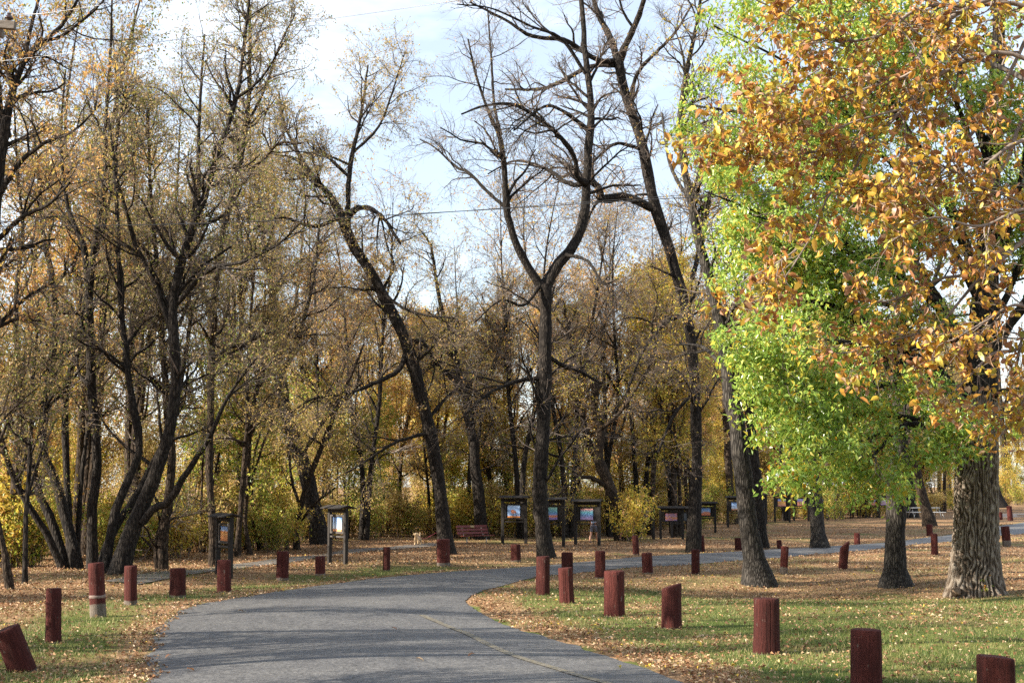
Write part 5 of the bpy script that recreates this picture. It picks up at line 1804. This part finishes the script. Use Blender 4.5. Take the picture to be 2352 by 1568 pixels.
def kiosk(px, py, H, rz, style, label, narrow=1.0, worn=False, turn=False):
    g = G(px, py)
    r = thing('picture_kiosk', tuple(g), math.radians(rz), label, 'kiosk', 'roofed picture kiosks')
    w = 0.60 * narrow
    k = H / 2.3
    wood = 'kiosk_wood'
    for s in (-1, 1):
        MB().box((s * w, 0, H * 0.475 - 0.08), (0.145, 0.13, H * 0.95 + 0.16)).build('post', wood, r, 0.008)
    roof = MB()
    a = math.radians(17)
    for s in (-1, 1):
        c, n_ = math.cos(a * s), math.sin(a * s)
        rot = np.array([[1, 0, 0], [0, c, n_], [0, -n_, c]])
        roof.box((0, s * 0.165, H - 0.045), (w * 2 + 0.34, 0.36, 0.035), rot)
    roof.build('roof', 'kiosk_roof', r, 0.004)
    MB().box((0, 0, H - 0.015), (w * 2 + 0.30, 0.06, 0.04)).build('ridge_cap', 'kiosk_roof', r)
    MB().box((0, 0, H - 0.20 * k), (w * 2 - 0.146, 0.10, 0.15 * k)).build('header_beam', wood, r, 0.005)
    # glazed picture case below an open slot
    z1, z0 = H - 0.36 * k, H - 1.10 * k
    fr = MB()
    iw = w - 0.075
    fr.box((-iw + 0.055, 0, (z0 + z1) / 2), (0.11, 0.09, z1 - z0))
    fr.box((iw - 0.055, 0, (z0 + z1) / 2), (0.11, 0.09, z1 - z0))
    fr.box((0, 0.001, z1 - 0.03), (2 * iw - 0.222, 0.084, 0.06))
    fr.box((0, 0.001, z0 + 0.04), (2 * iw - 0.222, 0.084, 0.08))
    case = fr.build('picture_case', 'kiosk_worn' if worn else wood, r, 0.004)
    MB().box((0, 0.02, (z0 + z1) / 2), (2 * iw - 0.224, 0.02, z1 - z0 - 0.142)).build('back_board', wood, case)
    pw = (2 * iw - 0.30) * 0.86
    MB().box((-0.02, -0.004, (z0 + z1) / 2 - 0.01), (pw, 0.012, (z1 - z0) - 0.17)).build('poster', 'poster_' + style, case)
    MB().box((0, 0, z0 - 0.12 * k), (2 * w - 0.146, 0.07, 0.055)).build('rail', 'kiosk_worn' if worn else wood, r, 0.004)
    return r


kiosk(514, 1322, 1.93, -60, 'half', 'narrow looking kiosk with orange poster behind the bright red bollard', worn=True)
kiosk(775, 1295, 2.13, -54, 'sky', 'tall kiosk with pale blue poster beside the footpath', worn=True)
kiosk(1181, 1250, 2.48, -9, 'bike', 'kiosk with a blue poster of an orange figure on a bicycle, by the bench')
kiosk(1266, 1256, 2.36, -12, 'dusk', 'kiosk half hidden by the forked tree, blue and orange poster')
kiosk(1349, 1252, 2.26, -18, 'waves', 'kiosk with a teal and violet poster, a person behind it')
kiosk(1476, 1238, 2.10, 8, 'dark', 'kiosk mostly hidden by the pale yellow bush')
kiosk(1543, 1238, 1.78, -6, 'mixed', 'low kiosk with a patchy orange and violet poster')
kiosk(1566, 1235, 1.75, 15, 'dark', 'dark kiosk close behind the low patchy orange one')
kiosk(1621, 1223, 1.95, -10, 'figure', 'kiosk with blue poster beyond the tall dark tree')
kiosk(1692, 1211, 2.18, -4, 'sky', 'kiosk with white blue poster behind the grey leaning tree')
kiosk(1745, 1202, 2.35, 20, 'dark', 'dark kiosk seen past the slim twin trunk')
kiosk(1797, 1199, 2.35, 0, 'hills', 'lawn kiosk with golden hills poster, standing free on its own')
kiosk(1841, 1196, 2.30, 0, 'city', 'lawn kiosk with orange and violet poster beside the rough trunk')
kiosk(1884, 1194, 2.25, -6, 'hills', 'lawn kiosk hidden behind the rough trunk, a sliver of poster showing')
kiosk(1916, 1192, 2.2, 10, 'mixed', 'reddish kiosk behind the dark round shrub')
kiosk(2004, 1189, 2.1, -5, 'city', 'kiosk with blue poster behind the hanging green leaves')
kiosk(2032, 1188, 2.1, -5, 'pink', 'kiosk with pinkish poster beside the shaded straight trunk')
kiosk(2148, 1175, 2.2, 0, 'dark', 'black kiosk with unlit poster behind the picnic table')


# ------------------------------------------------------------------ bench
def bench():
    g = G(1094, 1249)
    r = thing('park_bench', tuple(g), math.radians(38), 'red slatted park bench with a small plaque beside the leaning tree', 'bench')
    L = 1.95
    for k in range(3):
        zz = 0.56 + k * 0.165
        yy = 0.30 + k * 0.055
        a = math.radians(-18)
        rot = np.array([[1, 0, 0], [0, math.cos(a), -math.sin(a)], [0, math.sin(a), math.cos(a)]])
        o = MB().box((0, yy, zz), (L, 0.042, 0.125), rot).build('back_slat', 'bench_red', r, 0.006)
        if k == 2:
            MB().box((0.02, yy - 0.026, zz + 0.005), (0.24, 0.008, 0.10), rot).build('plaque', 'brass', o)
    for k in range(3):
        MB().box((0, -0.20 + k * 0.15, 0.44 - 0.008 * k), (L, 0.135, 0.045)).build('seat_slat', 'bench_red', r, 0.006)
    for s in (-1, 1):
        x = s * 0.62
        MB().bar((x, -0.02, -0.1), (x, -0.02, 0.40), 0.032).build('leg', 'metal', r, 0, True)
        q = MB()
        pts = [(x, -0.24, 0.405), (x, 0.12, 0.39), (x, 0.22, 0.42), (x, 0.30, 0.52), (x, 0.345, 0.62), (x, 0.44, 0.94)]
        for a_, b_ in zip(pts[:-1], pts[1:]):
            q.bar(a_, b_, 0.02, 7)
        q.build('bracket', 'metal', r, 0, True)


bench()


# ------------------------------------------------------------------ bodies grown from jointed skeletons
def skin(name, joints, bones, mat, parent, sub=2, roots=0):
    me = bpy.data.meshes.new(name)
    me.from_pydata([j[0] for j in joints], bones, [])
    o = obj(name, me, (mat,), parent)
    sk = o.modifiers.new('skin', 'SKIN')
    for v, j in zip(me.skin_vertices[0].data, joints):
        rr = j[1]
        v.radius = rr if isinstance(rr, tuple) else (rr, rr)
    me.skin_vertices[0].data[roots].use_root = True
    sk.use_smooth_shade = True
    sb = o.modifiers.new('subdivision', 'SUBSURF')
    sb.levels = sub
    sb.render_levels = sub
    return o


def person(px, py, rz, label, top, bottom, stride, height=1.74):
    g = G(px, py)
    r = thing('person', tuple(g), math.radians(rz), label, 'person', 'people strolling behind the kiosks')
    r.scale = (height / 1.74,) * 3
    s = stride
    J = [((0, 0, 0.94), (0.15, 0.10)), ((0, 0, 1.12), (0.13, 0.095)), ((0, -0.01, 1.32), (0.16, 0.105)), ((0, 0, 1.45), (0.085, 0.07)), ((0, 0.0, 1.52), (0.052, 0.052)),
         ((0, -0.015, 1.60), (0.072, 0.085)), ((0, -0.015, 1.68), (0.078, 0.09)), ((0, -0.005, 1.735), (0.05, 0.055))]
    E = [(0, 1), (1, 2), (2, 3), (3, 4), (4, 5), (5, 6), (6, 7)]

    def add(parent_i, pts):
        k = parent_i
        for p in pts:
            J.append(p)
            E.append((k, len(J) - 1))
            k = len(J) - 1
        return k
    for q, f in ((-1, s), (1, -s)):
        # leg: hip, knee, ankle, heel-to-toe
        add(0, [((q * 0.09, 0, 0.86), 0.085), ((q * 0.10, -f * 0.20 - 0.02, 0.50), 0.058), ((q * 0.10, -f * 0.30 + 0.04, 0.30), 0.056), ((q * 0.10, -f * 0.38 + (0.06 if f < 0 else 0), 0.09), 0.038), ((q * 0.11, -f * 0.38 - 0.12, 0.04), (0.04, 0.032))])
        # arm: shoulder, elbow, wrist, palm and five fingers
        sh = add(3, [((q * 0.19, 0, 1.42), 0.058), ((q * 0.25, f * 0.10, 1.15), 0.042), ((q * 0.25, f * 0.14 - 0.10, 0.93), 0.030), ((q * 0.25, f * 0.14 - 0.13, 0.86), (0.034, 0.02))])
        for z, dy, ln in ((0.03, -0.034, 0.06), (0.012, -0.018, 0.085), (0.0, 0.0, 0.09), (-0.004, 0.016, 0.08)):
            add(sh, [((q * 0.25, f * 0.14 - 0.13 + dy, 0.80), 0.010), ((q * 0.243, f * 0.14 - 0.14 + dy, 0.80 - ln * 0.6), 0.008)])
        add(sh, [((q * 0.235, f * 0.14 - 0.175, 0.86), 0.010), ((q * 0.23, f * 0.14 - 0.19, 0.82), 0.009)])
    body = skin('body', J, E, 'skin', r, 2)
    skin('nose', [((0, -0.095, 1.63), 0.012), ((0, -0.115, 1.61), 0.016)], [(0, 1)], 'skin', r, 1)
    skin('hair', [((0, 0.03, 1.63), (0.075, 0.075)), ((0, 0.02, 1.70), (0.088, 0.095)), ((0, 0.005, 1.75), (0.07, 0.08))], [(0, 1), (1, 2)], 'hair', r, 2)
    SJ = [((0, 0, 0.90), (0.165, 0.115)), ((0, 0, 1.12), (0.15, 0.115)), ((0, -0.01, 1.32), (0.175, 0.12)), ((0, 0, 1.46), (0.085, 0.07))]
    SE = [(0, 1), (1, 2), (2, 3)]
    for q, f in ((-1, s), (1, -s)):
        b = len(SJ)
        SJ += [((q * 0.19, 0, 1.42), 0.072), ((q * 0.235, f * 0.06, 1.24), 0.062)]
        SE += [(2, b), (b, b + 1)]
    skin('shirt', SJ, SE, top, r, 2)
    HJ = [((0, 0, 0.98), (0.158, 0.108)), ((0, 0, 0.88), (0.165, 0.115))]
    HE = [(0, 1)]
    for q, f in ((-1, s), (1, -s)):
        b = len(HJ)
        HJ += [((q * 0.09, -f * 0.05, 0.76), 0.105), ((q * 0.10, -f * 0.17, 0.53), 0.085)]
        HE += [(1, b), (b, b + 1)]
    skin('shorts', HJ, HE, bottom, r, 2)
    for q, f in ((-1, s), (1, -s)):
        y = -f * 0.38 + (0.06 if f < 0 else 0)
        skin('shoe', [((q * 0.10, y + 0.03, 0.05), (0.045, 0.045)), ((q * 0.105, y - 0.08, 0.042), (0.048, 0.038)), ((q * 0.11, y - 0.16, 0.035), (0.042, 0.028))], [(0, 1), (1, 2)], 'shoe', r, 1)
    return r


person(1364, 1246, 150, 'person in light blue shirt and grey shorts walking behind a kiosk', 'shirt_blue', 'shorts_grey', 0.55)
person(1434, 1241, 120, 'person in black clothes walking behind the pale yellow bush', 'cloth_black', 'cloth_black', 0.35)


def dog():
    g = G(959, 1252)
    r = thing('dog', tuple(g), math.radians(-12), 'fluffy tan dog walking toward the road on the leafy path', 'dog')
    # nose points to local -Y; withers at 0.44 m
    J = [((0, 0.10, 0.38), (0.115, 0.12)), ((0, -0.10, 0.37), (0.125, 0.14)), ((0, -0.20, 0.42), (0.105, 0.11)), ((0, -0.27, 0.50), (0.085, 0.085)), ((0, -0.31, 0.56), (0.09, 0.085)), ((0, -0.35, 0.565), (0.085, 0.075)), ((0, -0.43, 0.53), (0.045, 0.04)), ((0, -0.465, 0.522), (0.032, 0.028)),
         ((0, 0.28, 0.37), (0.10, 0.11)), ((0, 0.36, 0.42), 0.035), ((0, 0.44, 0.54), 0.04), ((0, 0.42, 0.64), 0.03)]
    E = [(0, 1), (1, 2), (2, 3), (3, 4), (4, 5), (5, 6), (6, 7), (0, 8), (8, 9), (9, 10), (10, 11)]

    def add(k, pts):
        for p in pts:
            J.append(p)
            E.append((k, len(J) - 1))
            k = len(J) - 1
    for q, lift in ((-1, 0.0), (1, 0.10)):
        add(1, [((q * 0.085, -0.15, 0.30), 0.058), ((q * 0.085, -0.13 - lift * 0.8, 0.18 + lift * 0.3), 0.044), ((q * 0.085, -0.16 - lift * 0.2, 0.07 + lift * 0.7), 0.04), ((q * 0.085, -0.185 - lift * 0.2, 0.03 + lift * 0.7), (0.045, 0.03))])
    for q, f in ((-1, 0.06), (1, -0.05)):
        add(8, [((q * 0.085, 0.24 + f, 0.28), 0.065), ((q * 0.085, 0.35 + f, 0.16), 0.04), ((q * 0.085, 0.31 + f, 0.06), 0.036), ((q * 0.085, 0.275 + f, 0.03), (0.042, 0.03))])
    skin('body', J, E, 'dog_fur', r, 2)
    for q in (-1, 1):
        skin('ear', [((q * 0.075, -0.315, 0.60), (0.03, 0.03)), ((q * 0.115, -0.325, 0.56), (0.03, 0.045)), ((q * 0.118, -0.335, 0.50), (0.022, 0.035))], [(0, 1), (1, 2)], 'dog_fur', r, 1)
        skin('eye', [((q * 0.038, -0.412, 0.588), 0.011), ((q * 0.038, -0.418, 0.588), 0.009)], [(0, 1)], 'dog_dark', r, 1)
    skin('nose', [((0, -0.488, 0.54), 0.018), ((0, -0.498, 0.54), 0.014)], [(0, 1)], 'dog_dark', r, 1)
    # leash: from the collar over the leaves and round behind the leaning tree
    c0 = np.array(g) + np.array([0.04, -0.22, 0.47])
    p1 = at(976, 1236, g[1] + 0.2)
    p2 = at(1000, 1224, g[1] + 0.5)
    p3 = at(1014, 1222, g[1] + 0.8)
    p4 = np.array(G(1022, 1249))
    s_ = spline(np.array([[*c0, 0], [*p1, 0], [*p2, 0], [*p3, 0], [*(p4 + [0, 0, 0.02]), 0]]), 26)[:, :3]
    me = wood_mesh('leash', [(s_[None], np.full((1, 26), 0.012), 5)])
    tag(obj('leash', me, ('leash',)), 'red leash running from the tan dog to behind the leaning tree', 'leash')


dog()


# ------------------------------------------------------------------ picnic table
def table():
    g = G(2124, 1190)
    r = thing('picnic_table', tuple(g), math.radians(8), 'pale picnic table with metal legs on the far lawn', 'table')
    for k in range(4):
        MB().box((0, -0.30 + 0.2 * k, 0.95), (2.6, 0.19, 0.05)).build('top_plank', 'table_paint', r, 0.006)
    for s in (-1, 1):
        for k in range(2):
            MB().box((0, s * (0.72 + 0.15 * k), 0.56), (3.2, 0.14, 0.05)).build('seat_plank', 'table_paint', r, 0.006)
        q = MB()
        x = s * 1.25
        for t in (-1, 1):
            q.bar((x, t * 0.2, 0.92), (x, t * 0.72, -0.05), 0.035, 8)
            q.bar((x, t * 0.2, 0.52), (x, t * 0.92, 0.525), 0.03, 8)
            q.bar((x, t * 0.86, 0.52), (x + s * 0.2, t * 0.95, -0.05), 0.03, 8)
        q.build('leg_frame', 'metal', r, 0, True)


table()


# ------------------------------------------------------------------ utility pole and wires
def pole():
    Y = 22.0
    top = at(-105, 40, Y)
    x = top[0]
    z0 = float(hgt(x, Y))
    r = thing('utility_pole', (x, Y, z0), 0, 'grey wooden utility pole with a double crossarm and dark insulators', 'pole')
    H = top[2] - z0 + 1.0
    P = np.array([[[0, 0, -0.3], [0, 0, H * 0.5], [0, 0, H]]])
    me = wood_mesh('mast', [(P, np.array([[0.16, 0.14, 0.11]]), 14)])
    obj('mast', me, ('pole_wood',), r)
    za = at(0, 55, Y)[2] - z0
    L = at(45, 55, Y)[0] - x
    a = math.radians(5)
    rot = np.array([[math.cos(a), 0, math.sin(a)], [0, 1, 0], [-math.sin(a), 0, math.cos(a)]])
    MB().box((0, -0.17, za), (2 * L, 0.10, 0.125), rot).build('crossarm', 'pole_wood', r, 0.006)
    MB().box((-0.16, 0.17, za - 0.03), (2 * L - 0.3, 0.10, 0.125), rot).build('crossarm', 'pole_wood', r, 0.006)
    for q in (L - 0.11, L - 0.33, -L + 0.2, -L + 0.5):
        z = za + 0.06 - q * math.tan(a)
        V = []
        prof = [(0.02, 0.0), (0.02, 0.035), (0.06, 0.04), (0.068, 0.06), (0.05, 0.085), (0.03, 0.10), (0.028, 0.115), (0.036, 0.125), (0.02, 0.14), (0.001, 0.142)]
        th = np.arange(14) / 14 * 2 * np.pi
        for rr, h in prof:
            V.append(np.stack([q + rr * np.cos(th), -0.17 + rr * np.sin(th), np.full(14, z + h)], -1))
        i = np.arange(len(prof) * 14).reshape(-1, 14)
        F = np.stack([i[:-1], np.roll(i[:-1], -1, 1), np.roll(i[1:], -1, 1), i[1:]], -1).reshape(-1, 4)
        obj('insulator', mk_mesh('insulator', np.vstack(V), [(F, 0, None)]), ('porcelain',), r)
    tip = np.array([x + L - 0.11, Y - 0.17, z0 + za + 0.06 + 0.12 - (L - 0.11) * math.tan(a)])
    return tip


tip = pole()


def wire(name, rows, rad, mat, label, first=None):
    p = [at(*q) for q in rows]
    if first is not None:
        p = [first] + p
    s = spline(np.c_[np.array(p), np.zeros(len(p))], 60)[:, :3]
    me = wood_mesh(name, [(s[None], np.full((1, 60), rad), 6)])
    tag(obj(name, me, (mat,)), label, 'wire')


wire('power_line', [(95, 32, 21.6), (200, 17, 21.0), (350, -5, 20.2), (600, -42, 19), (1300, -170, 15.5), (2600, -420, 12)], 0.0045, 'wire', 'pale power line leaving the dark insulator on the crossarm', tip)
wire('power_line', [(-105, 153, 22.0), (0, 141, 21.8), (200, 117, 21.2), (430, 88, 20.5), (784, 40, 19.5), (1040, 3, 18.7), (1500, -70, 17), (2600, -260, 13)], 0.004, 'wire', 'pale power line crossing the sky below the crossarm')
wire('telephone_line', [(-105, 522, 30), (0, 520.5, 30), (400, 515, 30), (784, 500, 30), (1180, 478, 30), (1500, 458, 30), (1650, 451, 30), (2000, 438, 30), (2450, 424, 30)], 0.009, 'wire_dark', 'dark lower telephone line strung in front of the trees')
wire('telephone_line', [(900, 497, 30.2), (1180, 476, 30.2), (1500, 453, 30.2), (1650, 445, 30.2), (2000, 431, 30.2), (2450, 416, 30.2)], 0.006, 'wire_dark', 'thin dark telephone line just above the lower one')


# ------------------------------------------------------------------ single leaves one can point to
def loose_leaf(px, py, size, tone, label, road=True, seed=0):
    rng = np.random.default_rng(1500 + seed)
    g = G(px, py)
    z = (float(road_z(np.array([g[:2]]))[0]) + 0.012) if road else g[2] + 0.05
    a = rng.uniform(0, 6.28)
    V, F = leaf_detail(np.zeros((1, 3)), np.array([[math.cos(a), math.sin(a), 0.08]]), np.array([[0.1, 0.05, 1.0]]), np.array([size]), np.array([0.55]), np.array([0.9]), np.array([0.5]))
    me = mk_mesh('fallen_leaf', V - np.array([0, 0, V[:, 2].min() * 0.5]), [(F, 0, np.full(6, tone))])
    tag(obj('fallen_leaf', me, ('leaf_orange',), None, (g[0], g[1], z)), label, 'leaf', 'single fallen leaves')


for k, (px, py, s_, tone, road, lab) in enumerate((
        (546, 1411, 0.17, 0.98, True, 'pale cream leaf lying alone on the asphalt near the outer bend'),
        (430, 1546, 0.17, 0.8, True, 'curled rust leaf on the asphalt close to the leaf drift'),
        (392, 1512, 0.13, 0.9, True, 'small dark leaf on the shaded asphalt by the road edge'),
        (900, 1453, 0.15, 0.92, True, 'dark brown leaf lying in the middle of the road'),
        (1090, 1514, 0.16, 0.8, True, 'brown leaf on the asphalt beside the faded yellow line'),
        (955, 1527, 0.17, 1.0, True, 'long pale straw coloured leaf in the middle of the road'),
        (1371, 1452, 0.16, 0.22, False, 'bright yellow leaf on the grass before the stout bollard'),
        (1597, 1484, 0.2, 0.33, False, 'large orange yellow leaf on the grass between two bollards'),
        (1420, 1538, 0.14, 0.2, True, 'yellow leaf on the asphalt near the inner leaf drift'),
        (1463, 1524, 0.2, 0.99, False, 'pale upturned leaf at the rim of the inner leaf drift'))):
    loose_leaf(px, py, s_, tone, lab, road, k)

bpy.context.view_layer.update()
